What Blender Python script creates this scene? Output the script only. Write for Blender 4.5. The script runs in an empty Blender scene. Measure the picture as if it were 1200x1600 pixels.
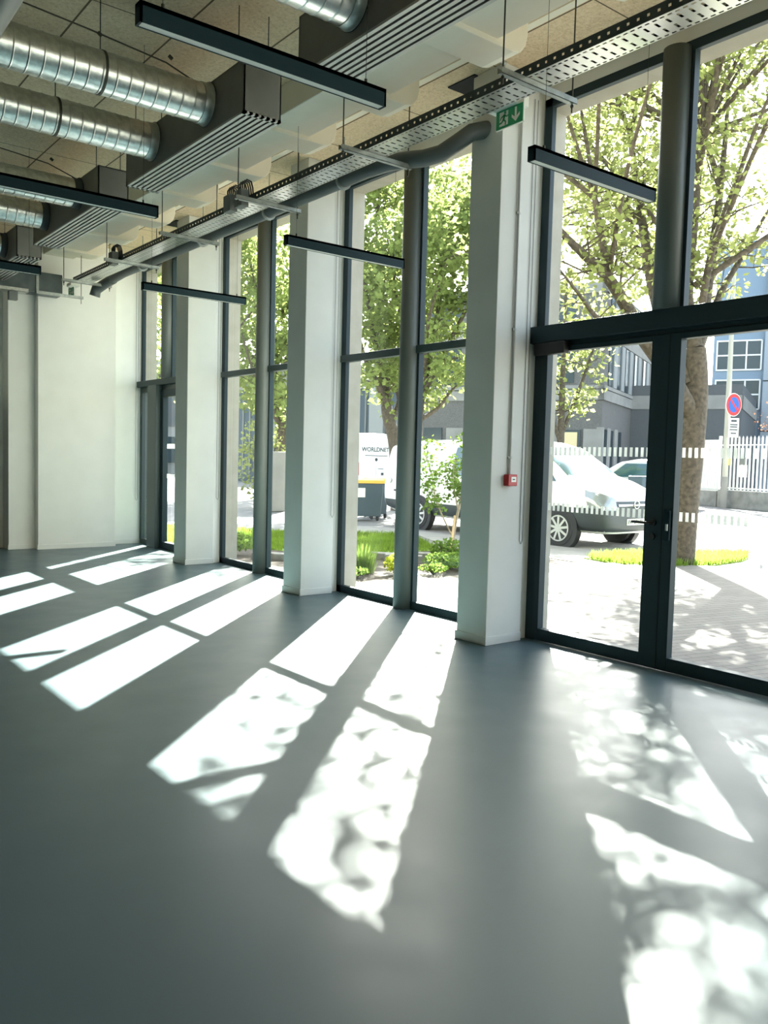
import bpy, math, random
from mathutils import Vector, Matrix
from mathutils.bvhtree import BVHTree

S = bpy.context.scene
COL = S.collection
random.seed(7)

# ------------------------------------------------------------------ camera
# +x leaves the room through the glass front, +y runs along it, z is up
cr = Vector((0.78908, -0.61374, 0.02589)); cu = Vector((0.01882, 0.06627, 0.99762)); cf = Vector((0.61400, 0.78672, -0.06385))
cam_d = bpy.data.cameras.new('camera'); cam = bpy.data.objects.new('camera', cam_d); COL.objects.link(cam)
m = Matrix((cr, cu, -cf)).transposed().to_4x4(); m.translation = Vector((-5.749, 0, 1.6)); cam.matrix_world = m
cam_d.sensor_fit = 'HORIZONTAL'; cam_d.sensor_width = 36; cam_d.lens = 1322.2 / 1200 * 36
cam_d.clip_start = 0.05; cam_d.clip_end = 500
S.camera = cam

# ------------------------------------------------------------------ sky, sun, exposure
SUN_TRAVEL = Vector((-1, -0.965, -1.09)).normalized()
w = bpy.data.worlds.new('world'); S.world = w; w.use_nodes = True
wn = w.node_tree; bg = wn.nodes['Background']
sky = wn.nodes.new('ShaderNodeTexSky'); sky.sky_type = 'NISHITA'; sky.sun_disc = False
sky.sun_elevation = math.asin(-SUN_TRAVEL.z); sky.sun_rotation = math.atan2(-SUN_TRAVEL.x, -SUN_TRAVEL.y)
sky.air_density = 1.0; sky.dust_density = 2.0; sky.ozone_density = 1.0
hs = wn.nodes.new('ShaderNodeHueSaturation'); hs.inputs['Saturation'].default_value = .62
wn.links.new(sky.outputs[0], hs.inputs['Color']); wn.links.new(hs.outputs[0], bg.inputs[0]); bg.inputs[1].default_value = 0.28
sl = bpy.data.lights.new('sun', 'SUN'); sun = bpy.data.objects.new('sun', sl); COL.objects.link(sun)
sl.energy = 19.0; sl.angle = math.radians(0.55); sl.color = (1.0, 0.97, 0.88)
sun.rotation_euler = SUN_TRAVEL.to_track_quat('-Z', 'Y').to_euler(); sun.location = (20, 20, 25)
S.view_settings.view_transform = 'Standard'; S.view_settings.look = 'None'; S.view_settings.gamma = 1
S.view_settings.use_curve_mapping = False; S.view_settings.exposure = 1.98
S.cycles.max_bounces = 14; S.cycles.diffuse_bounces = 8; S.cycles.glossy_bounces = 4; S.cycles.transmission_bounces = 4
S.cycles.transparent_max_bounces = 24; S.cycles.use_denoising = True; S.cycles.sample_clamp_indirect = 8
S.cycles.caustics_reflective = False

# ------------------------------------------------------------------ materials
MAT = {}
def mat(name, col, rough=.6, metal=0., spec=.5):
    a = bpy.data.materials.new(name); a.use_nodes = True; b = a.node_tree.nodes['Principled BSDF']
    b.inputs['Base Color'].default_value = (*col, 1); b.inputs['Roughness'].default_value = rough
    b.inputs['Metallic'].default_value = metal; b.inputs['Specular IOR Level'].default_value = spec
    MAT[name] = a; return a
def P(a): return a.node_tree.nodes['Principled BSDF']
def coords(nt, kind='Object'):
    t = nt.nodes.new('ShaderNodeTexCoord'); return t.outputs[kind]
def noise(nt, vec, scale, detail=3, rough=.5):
    n = nt.nodes.new('ShaderNodeTexNoise'); n.inputs['Scale'].default_value = scale
    n.inputs['Detail'].default_value = detail; n.inputs['Roughness'].default_value = rough
    nt.links.new(vec, n.inputs['Vector']); return n.outputs['Fac']
def ramp(nt, fac, stops):
    r = nt.nodes.new('ShaderNodeValToRGB'); e = r.color_ramp.elements
    while len(e) < len(stops): e.new(.5)
    for k, (p, c) in enumerate(stops): e[k].position = p; e[k].color = (*c, 1)
    nt.links.new(fac, r.inputs[0]); return r.outputs[0]
def bump(nt, b, h, strength=.3, dist=.01):
    n = nt.nodes.new('ShaderNodeBump'); n.inputs['Strength'].default_value = strength; n.inputs['Distance'].default_value = dist
    nt.links.new(h, n.inputs['Height']); nt.links.new(n.outputs[0], b.inputs['Normal'])
def mathn(nt, op, a, b=None, c=None):
    n = nt.nodes.new('ShaderNodeMath'); n.operation = op
    for k, v in enumerate((a, b, c)):
        if v is None: continue
        if isinstance(v, (int, float)): n.inputs[k].default_value = v
        else: nt.links.new(v, n.inputs[k])
    return n.outputs[0]
def sep(nt, vec):
    s = nt.nodes.new('ShaderNodeSeparateXYZ'); nt.links.new(vec, s.inputs[0]); return s.outputs
def mottled(name, c0, c1, scale, rough=.7, metal=0., bs=0., bd=.01, spec=.5, lo=.35, hi=.65):
    a = mat(name, c0, rough, metal, spec); nt = a.node_tree; v = coords(nt); f = noise(nt, v, scale, 4)
    nt.links.new(ramp(nt, f, [(lo, c0), (hi, c1)]), P(a).inputs['Base Color'])
    if bs: bump(nt, P(a), f, bs, bd)
    return a

# grey resin floor
a = mat('resin_floor', (.2, .23, .25), .42); nt = a.node_tree; v = coords(nt)
nt.links.new(ramp(nt, noise(nt, v, .8, 4), [(.3, (.058, .098, .110)), (.7, (.067, .109, .122))]), P(a).inputs['Base Color'])
nt.links.new(ramp(nt, noise(nt, v, 3, 3), [(.3, (.34,) * 3), (.7, (.40,) * 3)]), P(a).inputs['Roughness'])
bump(nt, P(a), noise(nt, v, 60, 2), .05, .002)
mottled('white_paint', (.83, .83, .78), (.86, .86, .81), 3, .7, bs=.05)
mottled('pillar_paint', (.60, .61, .57), (.63, .64, .60), 3, .7, bs=.05)  # white paint darkened so the pillars look dimmer than the far wall
mottled('shell_paint', (.70, .70, .66), (.74, .74, .70), 3, .8)
mottled('cream_paint', (.80, .76, .63), (.84, .80, .68), 2.5, .75, bs=.1)
mottled('render_coat', (.40, .38, .31), (.45, .43, .36), 6, .85, bs=.1)
mat('frame_dark', (.014, .033, .040), .5, .0, .3)
mat('frame_inner', (.038, .062, .062), .42, .0)
mat('mullion_grey', (.11, .13, .12), .42)
mat('light_body', (.007, .024, .030), .55, 0., .15)
mat('diffuser', (.80, .80, .74), .5)
mottled('plenum_grey', (.18, .18, .165), (.21, .21, .192), 5, .45, .2)
mottled('galvanised', (.52, .53, .50), (.68, .69, .65), 25, .30, 1.)
mottled('galvanised_dull', (.30, .33, .31), (.42, .45, .43), 18, .4, .8)
mat('collar_dark', (.05, .06, .06), .6)
mat('aluminium', (.48, .48, .46), .4, .6)
mat('slot_dark', (.012, .012, .012), .9)
mottled('duct_blue', (.08, .10, .105), (.11, .135, .14), 6, .4, .5)
mat('rod_steel', (.06, .06, .05), .5, .6)
mat('wire_brown', (.07, .055, .03), .6)
mat('pipe_grey', (.085, .10, .10), .45)
mat('rail_dark', (.05, .068, .066), .45, .4)
mat('black', (.012, .013, .014), .5)
mat('cable_black', (.015, .015, .015), .5)
mat('box_grey', (.16, .17, .16), .6)
mat('conduit', (.42, .43, .40), .5)
mat('red_plastic', (.42, .018, .02), .4)
mat('sign_green', (.01, .30, .12), .5)
mat('sign_white', (.80, .82, .76), .5)
mat('seam', (.01, .02, .025), .8)
mat('chrome', (.75, .76, .76), .15, 1.)
mat('car_white', (.82, .82, .79), .25, 0., .6)
mat('car_cream', (.80, .80, .70), .3, 0., .6)
mat('car_silver', (.55, .56, .56), .3, .5)
mat('car_plastic', (.035, .045, .05), .5)
mat('car_glass', (.03, .08, .09), .06, 0., 1.)
mat('windscreen', (.05, .11, .12), .08, 0., .5)
mat('headlamp', (.35, .38, .38), .12, .5)
mat('tyre', (.02, .022, .024), .8)
mat('tail_red', (.45, .02, .02), .3)
mat('plate', (.78, .78, .68), .5)
mat('print_dark', (.03, .04, .045), .6)
mat('bin_grey', (.045, .075, .095), .5)
mat('lid_yellow', (.72, .42, .06), .5)
mat('paper', (.75, .78, .70), .7)
mottled('asphalt', (.17, .165, .16), (.21, .205, .195), 4, .9, bs=.2)
mottled('sidewalk', (.27, .26, .24), (.32, .31, .285), 3, .9, bs=.1)
mottled('soil', (.035, .027, .019), (.085, .068, .052), 14, .95, bs=.8, bd=.03)
mottled('stone', (.19, .185, .17), (.27, .265, .245), 9, .9, bs=.4)
mottled('lawn_green', (.12, .20, .02), (.18, .27, .03), 12, .9, bs=.5, bd=.03)
mottled('concrete', (.17, .17, .16), (.27, .27, .25), 3, .9, bs=.2)
mottled('concrete_band', (.20, .20, .185), (.25, .25, .23), 1.2, .9)
mottled('pebble_panel', (.085, .085, .08), (.15, .148, .14), 22, .95, bs=.3)
mottled('wing_panel', (.07, .078, .082), (.10, .108, .11), 20, .95, bs=.3)
mat('mullion_light', (.24, .255, .25), .7)
mat('tower_clad', (.22, .255, .285), .5)
mat('tower_clad_blue', (.14, .20, .26), .5)
mat('window_dark', (.03, .045, .05), .18, 0., .3)
mat('window_amber', (.60, .50, .28), .3)  # yellow reflection in a street window, put into the colour
mat('gate_blue', (.05, .075, .10), .6)
mat('fence_white', (.60, .60, .57), .5)
mat('pole_pale', (.34, .335, .28), .6)
mat('road_sign_red', (.55, .02, .02), .4)
mat('road_sign_blue', (.01, .08, .42), .4)
mat('yellow', (.70, .55, .05), .5)
mottled('bark', (.045, .037, .027), (.10, .083, .06), 16, .95, bs=.8, bd=.02)
mottled('bark_pale', (.32, .26, .18), (.45, .38, .28), 20, .95, bs=.5)
mat('stake_wood', (.50, .36, .20), .8)

# paved terrace: narrow setts in rows running with the front
a = mat('paving', (.4, .38, .35), .85); nt = a.node_tree; v = coords(nt)
mp = nt.nodes.new('ShaderNodeMapping'); nt.links.new(v, mp.inputs[0]); mp.inputs['Rotation'].default_value = (0, 0, math.radians(12))
bk = nt.nodes.new('ShaderNodeTexBrick'); nt.links.new(mp.outputs[0], bk.inputs['Vector'])
bk.inputs['Scale'].default_value = 1; bk.inputs['Brick Width'].default_value = .30; bk.inputs['Row Height'].default_value = .10
bk.inputs['Mortar Size'].default_value = .006; bk.inputs['Color1'].default_value = (.125, .115, .103, 1)
bk.inputs['Color2'].default_value = (.16, .15, .133, 1); bk.inputs['Mortar'].default_value = (.07, .063, .055, 1)
nt.links.new(bk.outputs['Color'], P(a).inputs['Base Color'])

# wood-wool ceiling boards with open joints
a = mat('acoustic_board', (.4, .33, .24), .95); nt = a.node_tree; v = coords(nt); s3 = sep(nt, v)
base = ramp(nt, noise(nt, v, 45, 4, .7), [(.30, (.56, .42, .26)), (.5, (.74, .58, .385)), (.72, (.84, .70, .50))])
def joint(ax, period, off, half):
    q = mathn(nt, 'ADD', s3[ax], off + 100 * period); q = mathn(nt, 'MODULO', q, period)
    q = mathn(nt, 'ABSOLUTE', mathn(nt, 'SUBTRACT', q, period / 2)); return mathn(nt, 'GREATER_THAN', q, period / 2 - half)
jx = mathn(nt, 'MAXIMUM', joint(0, .69, 2.87, .008), joint(1, 1.19, -6.45, .006))
mx = nt.nodes.new('ShaderNodeMix'); mx.data_type = 'RGBA'; nt.links.new(jx, mx.inputs[0]); nt.links.new(base, mx.inputs[6])
mx.inputs[7].default_value = (.13, .09, .05, 1); nt.links.new(mx.outputs[2], P(a).inputs['Base Color'])
bump(nt, P(a), noise(nt, v, 90, 3), .4, .005)

# clear glass: see-through with a Fresnel reflection
def glass(name, tint):
    a = bpy.data.materials.new(name); a.use_nodes = True; nt = a.node_tree; nt.nodes.clear()
    o = nt.nodes.new('ShaderNodeOutputMaterial'); t = nt.nodes.new('ShaderNodeBsdfTransparent'); t.inputs[0].default_value = (*tint, 1)
    g = nt.nodes.new('ShaderNodeBsdfGlossy'); g.inputs['Roughness'].default_value = .02; g.inputs[0].default_value = (1, 1, 1, 1)
    f = nt.nodes.new('ShaderNodeFresnel'); ge = nt.nodes.new('ShaderNodeNewGeometry'); ma = nt.nodes.new('ShaderNodeMath'); ma.operation = 'MULTIPLY_ADD'
    ma.inputs[1].default_value = 1 / 1.35 - 1.35; ma.inputs[2].default_value = 1.35      # same index from both faces of the pane
    nt.links.new(ge.outputs['Backfacing'], ma.inputs[0]); nt.links.new(ma.outputs[0], f.inputs[0])
    x = nt.nodes.new('ShaderNodeMixShader'); nt.links.new(f.outputs[0], x.inputs[0]); nt.links.new(t.outputs[0], x.inputs[1])
    nt.links.new(g.outputs[0], x.inputs[2]); nt.links.new(x.outputs[0], o.inputs[0]); MAT[name] = a
glass('glass', (.93, .97, .95))

# frosted stripes on the door glass: half see-through film
a = bpy.data.materials.new('frost'); a.use_nodes = True; nt = a.node_tree; nt.nodes.clear(); MAT['frost'] = a
o = nt.nodes.new('ShaderNodeOutputMaterial'); d = nt.nodes.new('ShaderNodeBsdfDiffuse'); t = nt.nodes.new('ShaderNodeBsdfTranslucent')
d.inputs[0].default_value = (.85, .87, .83, 1); t.inputs[0].default_value = (.85, .87, .83, 1)
x = nt.nodes.new('ShaderNodeMixShader'); x.inputs[0].default_value = .6; nt.links.new(d.outputs[0], x.inputs[1]); nt.links.new(t.outputs[0], x.inputs[2]); nt.links.new(x.outputs[0], o.inputs[0])

# perforated galvanised tray floor and rail (real holes through the sheet)
def perforated(name, col, rough, metal, mask_fn):
    a = mat(name, col, rough, metal); nt = a.node_tree; v = coords(nt); s = sep(nt, v)
    hole = mask_fn(nt, s); inv = mathn(nt, 'SUBTRACT', 1, hole); nt.links.new(inv, P(a).inputs['Alpha'])
def per(nt, s, period, duty, off=0.):
    q = mathn(nt, 'MODULO', mathn(nt, 'ADD', s, 100 * period + off), period); return mathn(nt, 'LESS_THAN', q, period * duty)
def band(nt, s, lo, hi): return mathn(nt, 'MULTIPLY', mathn(nt, 'GREATER_THAN', s, lo), mathn(nt, 'LESS_THAN', s, hi))
def tray_mask(nt, s):
    a1 = mathn(nt, 'MULTIPLY', per(nt, s[1], .075, .24), band(nt, s[0], .055, .110))
    a2 = mathn(nt, 'MULTIPLY', per(nt, s[1], .075, .24), band(nt, s[0], .140, .195))
    a3 = mathn(nt, 'MULTIPLY', per(nt, s[1], .05, .6), band(nt, s[0], .018, .032))
    a4 = mathn(nt, 'MULTIPLY', per(nt, s[1], .05, .6), band(nt, s[0], .215, .229))
    return mathn(nt, 'MAXIMUM', mathn(nt, 'MAXIMUM', a1, a2), mathn(nt, 'MAXIMUM', a3, a4))
perforated('tray_sheet', (.62, .63, .60), .28, 1., tray_mask)
perforated('tray_rail', (.055, .07, .07), .45, .5, lambda nt, s: mathn(nt, 'MULTIPLY', per(nt, s[1], .07, .28), band(nt, s[2], .028, .045)))

# young spring leaves: thin, light shines through them
def leaf(name, c, tr):
    a = bpy.data.materials.new(name); a.use_nodes = True; nt = a.node_tree; nt.nodes.clear()
    o = nt.nodes.new('ShaderNodeOutputMaterial'); d = nt.nodes.new('ShaderNodeBsdfDiffuse'); t = nt.nodes.new('ShaderNodeBsdfTranslucent')
    v = coords(nt); f = noise(nt, v, 1.4, 3)
    c2 = tuple(k * .62 for k in c)
    nt.links.new(ramp(nt, f, [(.35, c2), (.6, c)]), d.inputs[0])
    t2 = tuple(k * .62 for k in tr); nt.links.new(ramp(nt, f, [(.35, t2), (.6, tr)]), t.inputs[0])
    x = nt.nodes.new('ShaderNodeMixShader'); x.inputs[0].default_value = .5
    nt.links.new(d.outputs[0], x.inputs[1]); nt.links.new(t.outputs[0], x.inputs[2]); nt.links.new(x.outputs[0], o.inputs[0]); MAT[name] = a
leaf('leaf_lime', (.21, .26, .085), (.40, .44, .16))
leaf('leaf_green', (.17, .24, .075), (.35, .41, .13))
leaf('leaf_garden', (.13, .24, .05), (.26, .38, .08))
leaf('leaf_red', (.16, .07, .05), (.20, .09, .05))
leaf('grass_blade', (.16, .27, .04), (.28, .40, .06))
leaf('euphorbia', (.45, .52, .06), (.55, .62, .08))

# ------------------------------------------------------------------ mesh helpers
WL = {}
class MB:
    def __init__(s): s.v = []; s.f = []; s.sm = []
    def add(s, vs, fs, smooth=False):
        n = len(s.v); s.v += [tuple(p) for p in vs]; s.f += [tuple(i + n for i in f) for f in fs]; s.sm += [smooth] * len(fs); return s
    def box(s, x0, y0, z0, x1, y1, z1):
        return s.add([(x0, y0, z0), (x1, y0, z0), (x1, y1, z0), (x0, y1, z0), (x0, y0, z1), (x1, y0, z1), (x1, y1, z1), (x0, y1, z1)],
                     [(3, 2, 1, 0), (4, 5, 6, 7), (0, 1, 5, 4), (1, 2, 6, 5), (2, 3, 7, 6), (3, 0, 4, 7)])
    def obox(s, c, ax, ay, az):
        c, ax, ay, az = map(Vector, (c, ax, ay, az)); p = []
        for k in (-1, 1):
            for i, j in ((-1, -1), (1, -1), (1, 1), (-1, 1)): p.append(c + ax * i + ay * j + az * k)
        return s.add(p, [(3, 2, 1, 0), (4, 5, 6, 7), (0, 1, 5, 4), (1, 2, 6, 5), (2, 3, 7, 6), (3, 0, 4, 7)])
    def tube(s, pts, rad, n=10, caps=True, smooth=True):
        pts = [Vector(p) for p in pts]
        if not hasattr(rad, '__len__'): rad = [rad] * len(pts)
        t0 = (pts[1] - pts[0]).normalized(); a = Vector((0, 0, 1)) if abs(t0.z) < .9 else Vector((1, 0, 0))
        u = t0.cross(a).normalized(); rings = []
        for k, p in enumerate(pts):
            t = (pts[min(k + 1, len(pts) - 1)] - pts[max(k - 1, 0)]).normalized()
            u = (u - t * u.dot(t)).normalized(); w_ = t.cross(u)
            rings.append([p + (u * math.cos(2 * math.pi * i / n) + w_ * math.sin(2 * math.pi * i / n)) * rad[k] for i in range(n)])
        vs = [q for r_ in rings for q in r_]; fs = []
        for k in range(len(pts) - 1):
            for i in range(n): j = (i + 1) % n; fs.append((k * n + i, k * n + j, (k + 1) * n + j, (k + 1) * n + i))
        s.add(vs, fs, smooth)
        if caps: s.add(rings[0], [tuple(range(n))[::-1]]); s.add(rings[-1], [tuple(range(n))])
        return s
    def prism(s, poly, axis, lo, hi):
        def put(p, h):
            return (h, p[0], p[1]) if axis == 0 else (p[0], h, p[1]) if axis == 1 else (p[0], p[1], h)
        n = len(poly); vs = [put(p, lo) for p in poly] + [put(p, hi) for p in poly]
        fs = [tuple(range(n))[::-1], tuple(range(n, 2 * n))] + [(i, (i + 1) % n, n + (i + 1) % n, n + i) for i in range(n)]
        return s.add(vs, fs)
    def build(s, name, material, parent=None, origin=None, bevel=0., local=False):
        o_ = Vector(origin) if origin is not None else (Vector((0, 0, 0)) if (local or parent is None) else None)
        if parent is not None and not local:
            pw = WL[parent.name]; sub = o_ if origin is not None else pw
        else: sub = o_; pw = Vector((0, 0, 0))
        me = bpy.data.meshes.new(name); me.from_pydata([(x - sub.x, y - sub.y, z - sub.z) for x, y, z in s.v], [], s.f)
        me.polygons.foreach_set('use_smooth', s.sm); me.materials.append(MAT[material]); me.update()
        ob = bpy.data.objects.new(name, me); COL.objects.link(ob)
        if parent is not None: ob.parent = parent
        ob.location = (sub - pw) if not local else o_; WL[ob.name] = Vector(sub)
        if bevel:
            b_ = ob.modifiers.new('bevel', 'BEVEL'); b_.width = bevel; b_.segments = 2; b_.limit_method = 'ANGLE'
        return ob
def tag(o, label=None, cat=None, group=None, kind=None):
    if label: o['label'] = label
    if cat: o['category'] = cat
    if group: o['group'] = group
    if kind: o['kind'] = kind
    return o
def empty(name, loc, rz=0.):
    o = bpy.data.objects.new(name, None); COL.objects.link(o); o.location = loc; o.rotation_euler = (0, 0, rz)
    o.empty_display_size = .2; WL[o.name] = Vector(loc); return o
def copy_tree(o, parent=None):
    c = o.copy(); COL.objects.link(c); c.parent = parent; WL[c.name] = Vector(o.location)
    for ch in list(o.children): copy_tree(ch, c)
    return c
def struct(name, mb, material, parent=None, **k): return tag(mb.build(name, material, parent, **k), kind='structure')

# ================================================================== THE ROOM
CZ = 4.90                                              # ceiling height
BAYS = [(-6.56, -3.94), (-3.53, -.91), (-.50, 2.14), (2.54, 5.20), (5.62, 8.23), (8.65, 11.26), (11.68, 14.30)]
struct('floor', MB().box(-13, -7, -.12, .06, 14.9, 0), 'resin_floor')
struct('ceiling', MB().box(-13, -7, CZ, .25, 14.9, CZ + .25), 'acoustic_board')
wl = MB(); wo = MB(); ys = [-7] + [q for b in BAYS for q in b] + [15.2]
for k in range(0, len(ys), 2):
    x0 = -.15 if ys[k] > 0 else 0
    wl.box(x0, ys[k], -.1, 0, ys[k + 1], CZ); wo.box(0, ys[k], -.1, .27, ys[k + 1], 4.755)
wl.box(-.02, -7, 4.755, 0, 15.2, CZ); wo.box(.0, -7, 4.755, .27, 15.2, 9.0)
struct('wall_exterior', wo, 'render_coat')
struct('wall_window_side', wl, 'white_paint')
struct('wall_back', MB().box(-13.2, -7.2, 0, .2, -7, CZ), 'shell_paint')
struct('wall_left', MB().box(-13.2, -7, 0, -13, 14.9, CZ), 'shell_paint')
wf = MB(); wf.box(-1.83, 13.95, 0, -.59, 14.9, CZ); wf.box(-.59, 14.28, 0, 0, 14.9, CZ); wf.box(-13, 14.45, 0, -1.83, 14.9, CZ)
struct('wall_far', wf, 'white_paint')
struct('pillar_far', MB().box(-2.23, 14.12, 0, -1.83, 14.45, CZ), 'white_paint')
dd = empty('door_3', (-2.9, 14.44, 0)); tag(dd, kind='structure')
MB().box(-3.35, 14.40, 0, -2.31, 14.45, 2.35).build('door_panel', 'frame_inner', dd)
MB().box(-2.42, 14.34, .95, -2.38, 14.40, 1.25).build('door_handle', 'aluminium', dd)
# pillars standing in the room in front of the walls between the windows
for k, (y0, y1) in enumerate([(2.12, 2.50), (5.15, 5.52), (8.14, 8.52), (11.20, 11.60), (-.91, -.53), (-3.94, -3.56)]):
    pz = MB().box(-.58, y0, 0, -.15, y1, CZ)
    struct('pillar_%d' % (k + 1), pz, 'pillar_paint', bevel=.006)
    bb = MB().box(-.592, y0 - .012, 0, -.15, y1 + .012, .075)
    struct('baseboard_pillar_%d' % (k + 1), bb, 'pillar_paint', bevel=.004)
bb = MB().box(-1.842, 13.938, 0, -.58, 13.95, .075); bb.box(-.60, 14.268, 0, 0, 14.28, .075); bb.box(-2.24, 14.108, 0, -1.89, 14.12, .075)
struct('baseboard_far', bb, 'white_paint')
# cream downstand beam under the ceiling with cross blocks
bm = MB().box(-1.75, -7, 4.64, -1.28, 14.2, CZ)
yb = 4.70
while yb > -6: yb -= 1.25
while yb < 13.6:
    poly = [(-1.80, CZ), (-1.80, 4.60), (-1.12, 4.60), (-1.04, 4.62), (-.99, 4.68), (-.97, 4.76), (-.97, CZ)]
    bm.prism(poly, 1, yb - .17, yb + .17); yb += 1.25
struct('ceiling_beam', bm, 'cream_paint', bevel=.008)
struct('trim_1', MB().box(-.93, -7, 4.87, -.86, 14.2, CZ), 'cream_paint')

# ---------------------------------------------------------------- glazing
def window(n, y0, y1, ymul, ztr0, ztr1, lower=True):
    e = empty('window_%d' % n, (0, (y0 + y1) / 2, 0)); tag(e, kind='structure')
    zt = 4.755; fw_ = .09; xi, xo = -.02, .035
    zb = 0. if lower else ztr1
    f = MB(); f.box(xi, y0, zb, xo, y0 + fw_, zt); f.box(xi, y1 - fw_, zb, xo, y1, zt); f.box(xi, y0, zt - .075, xo, y1, zt)
    if lower: f.box(xi, y0, 0, xo, y1, .085)
    f.build('window_frame', 'frame_dark', e, bevel=.004)
    # the tall post: a rounded column in front of the frame
    mm = MB(); poly = []
    for i in range(13):
        t_ = math.pi * i / 12; poly.append((-.02 - .12 * math.sin(t_) ** .8, ymul + .105 * math.cos(t_)))
    poly += [(.07, ymul - .105), (.07, ymul + .105)]
    mm.prism([(a_, b_) for a_, b_ in poly], 2, zb, 4.72)
    mm.sm = [len(f_) == 4 for f_ in mm.f]
    mm.build('mullion', 'mullion_grey', e)
    g = MB().box(-.015, ymul - .135, zb, .05, ymul - .105, zt - .02); g.build('glazing_bead', 'frame_dark', e)
    t = MB().box(-.035 if lower else -.10, y0 if lower else y0 + .02, ztr0, .045, y1 + (0 if lower else .05), ztr1)
    t.build('transom', 'frame_inner' if lower else 'frame_dark', e, bevel=.004)
    gl = []
    for (a_, b_) in ((y0 + fw_, ymul - .13), (ymul + .10, y1 - fw_)):
        if lower: gl.append((a_, b_, .085, ztr0))
        gl.append((a_, b_, ztr1, zt - .07))
    for a_, b_, c_, d_ in gl:
        MB().add([(.01, a_, c_), (.01, b_, c_), (.01, b_, d_), (.01, a_, d_)], [(0, 1, 2, 3)]).build('glass', 'glass', e)
    return e
window(1, 5.62, 8.23, 6.955, 2.70, 2.78)
window(2, 8.65, 11.26, 10.02, 2.70, 2.78)
window(3, 2.54, 5.20, 3.875, 2.64, 2.785, lower=False)
window(4, 11.68, 14.30, 13.14, 2.70, 2.80, lower=False)
window(5, -.50, 2.14, .82, 2.70, 2.78)
window(6, -3.53, -.91, -2.22, 2.70, 2.78)  # unseen window behind the camera, added to bounce sun onto the ceiling
window(7, -6.56, -3.94, -5.25, 2.70, 2.78)  # also unseen, added for more bounced sunlight in the room

# outside reveals of the openings
rv = MB()
for y0, y1 in BAYS: rv.box(.04, y0 - .005, 4.70, .272, y1 + .005, 4.76)
struct('trim_2', rv, 'render_coat')

# double glass door between the second and first pillar
D1 = empty('door_1', (0, 3.87, 0)); tag(D1, kind='structure')
f = MB().box(-.03, 5.10, 0, .08, 5.20, 2.64); f.box(-.03, 2.54, 0, .08, 2.64, 2.64); f.box(-.03, 2.64, 2.60, .08, 5.10, 2.64)
f.build('door_frame', 'frame_dark', D1, bevel=.003)
for s_, (ya, yb_) in enumerate([(3.825, 5.10), (2.64, 3.815)]):
    lf = MB(); wst = .085
    lo_, hi_ = ya, yb_
    g0 = lo_ + (.155 if s_ == 0 else .085); g1 = hi_ - (.06 if s_ == 0 else .09)
    lf.box(-.045, lo_, .01, .03, g0, 2.60); lf.box(-.045, g1, .01, .03, hi_, 2.60)
    lf.box(-.045, g0, .01, .03, g1, .115); lf.box(-.045, g0, 2.555, .03, g1, 2.60)
    leafo = lf.build('door_leaf', 'frame_dark', D1, bevel=.003)
    MB().add([(.0, g0, .115), (.0, g1, .115), (.0, g1, 2.555), (.0, g0, 2.555)], [(0, 1, 2, 3)]).build('glass', 'glass', leafo)
    for z0, z1 in ((1.66, 1.735), (1.175, 1.245)):
        st = MB(); yy = g0 + .01
        while yy < g1 - .03:
            st.box(-.004, yy, z0, -.002, yy + .026, z1); yy += .052
        st.build('frosted_stripe_band', 'frost', leafo)
    if s_ == 0:
        h = MB().tube([(-.045, 3.90, 1.15), (-.10, 3.90, 1.15), (-.105, 3.93, 1.15), (-.105, 4.05, 1.152)], .011, 10)
        h.tube([(-.045, 3.90, 1.15), (-.058, 3.90, 1.15)], .028, 14)
        tag(h.build('door_handle', 'black', leafo), 'black lever handle')
        MB().tube([(-.045, 3.90, 1.04), (-.06, 3.90, 1.04)], .026, 14).build('lock_cylinder', 'black', leafo)
        MB().box(-.115, 4.80, 2.53, -.045, 5.14, 2.635).build('door_closer', 'black', leafo, bevel=.006)
    else:
        h = MB().box(-.075, 3.735, 1.02, -.045, 3.80, 1.26); h.build('panic_bolt_case', 'light_body', leafo, bevel=.012)
        MB().box(-.085, 3.745, 1.10, -.074, 3.762, 1.15).build('thumb_turn', 'aluminium', leafo)
MB().box(-.047, 3.815, .01, -.02, 3.825, 2.60).build('meeting_seam', 'seam', D1)
# side door in the far bay
D2 = empty('door_2', (0, 12.9, 0)); tag(D2, kind='structure')
f = MB().box(-.03, 14.20, 0, .08, 14.30, 2.70); f.box(-.03, 11.68, 0, .08, 11.78, 2.70); f.box(-.03, 11.78, 2.62, .08, 14.20, 2.70)
f.box(-.14, 13.35, 0, .08, 13.70, 2.70); f.box(-.03, 13.7, 0, .08, 14.2, .09)
f.build('door_frame', 'frame_inner', D2, bevel=.004)
lf = MB().box(-.06, 11.79, .01, .03, 11.90, 2.62); lf.box(-.06, 13.24, .01, .03, 13.35, 2.62); lf.box(-.06, 11.9, .01, .03, 13.24, .12); lf.box(-.06, 11.9, 2.5, .03, 13.24, 2.62)
lo = lf.build('door_leaf', 'frame_dark', D2, bevel=.003)
MB().add([(.0, 11.9, .12), (.0, 13.24, .12), (.0, 13.24, 2.5), (.0, 11.9, 2.5)], [(0, 1, 2, 3)]).build('glass', 'glass', lo)
MB().add([(.0, 13.7, .09), (.0, 14.2, .09), (.0, 14.2, 2.62), (.0, 13.7, 2.62)], [(0, 1, 2, 3)]).build('side_glass', 'glass', D2)
for z0, z1 in ((1.66, 1.735), (1.175, 1.245)):
    st = MB(); yy = 11.92
    while yy < 13.2: st.box(-.004, yy, z0, -.002, yy + .026, z1); yy += .052
    st.build('frosted_stripe_band', 'frost', lo)

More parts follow.
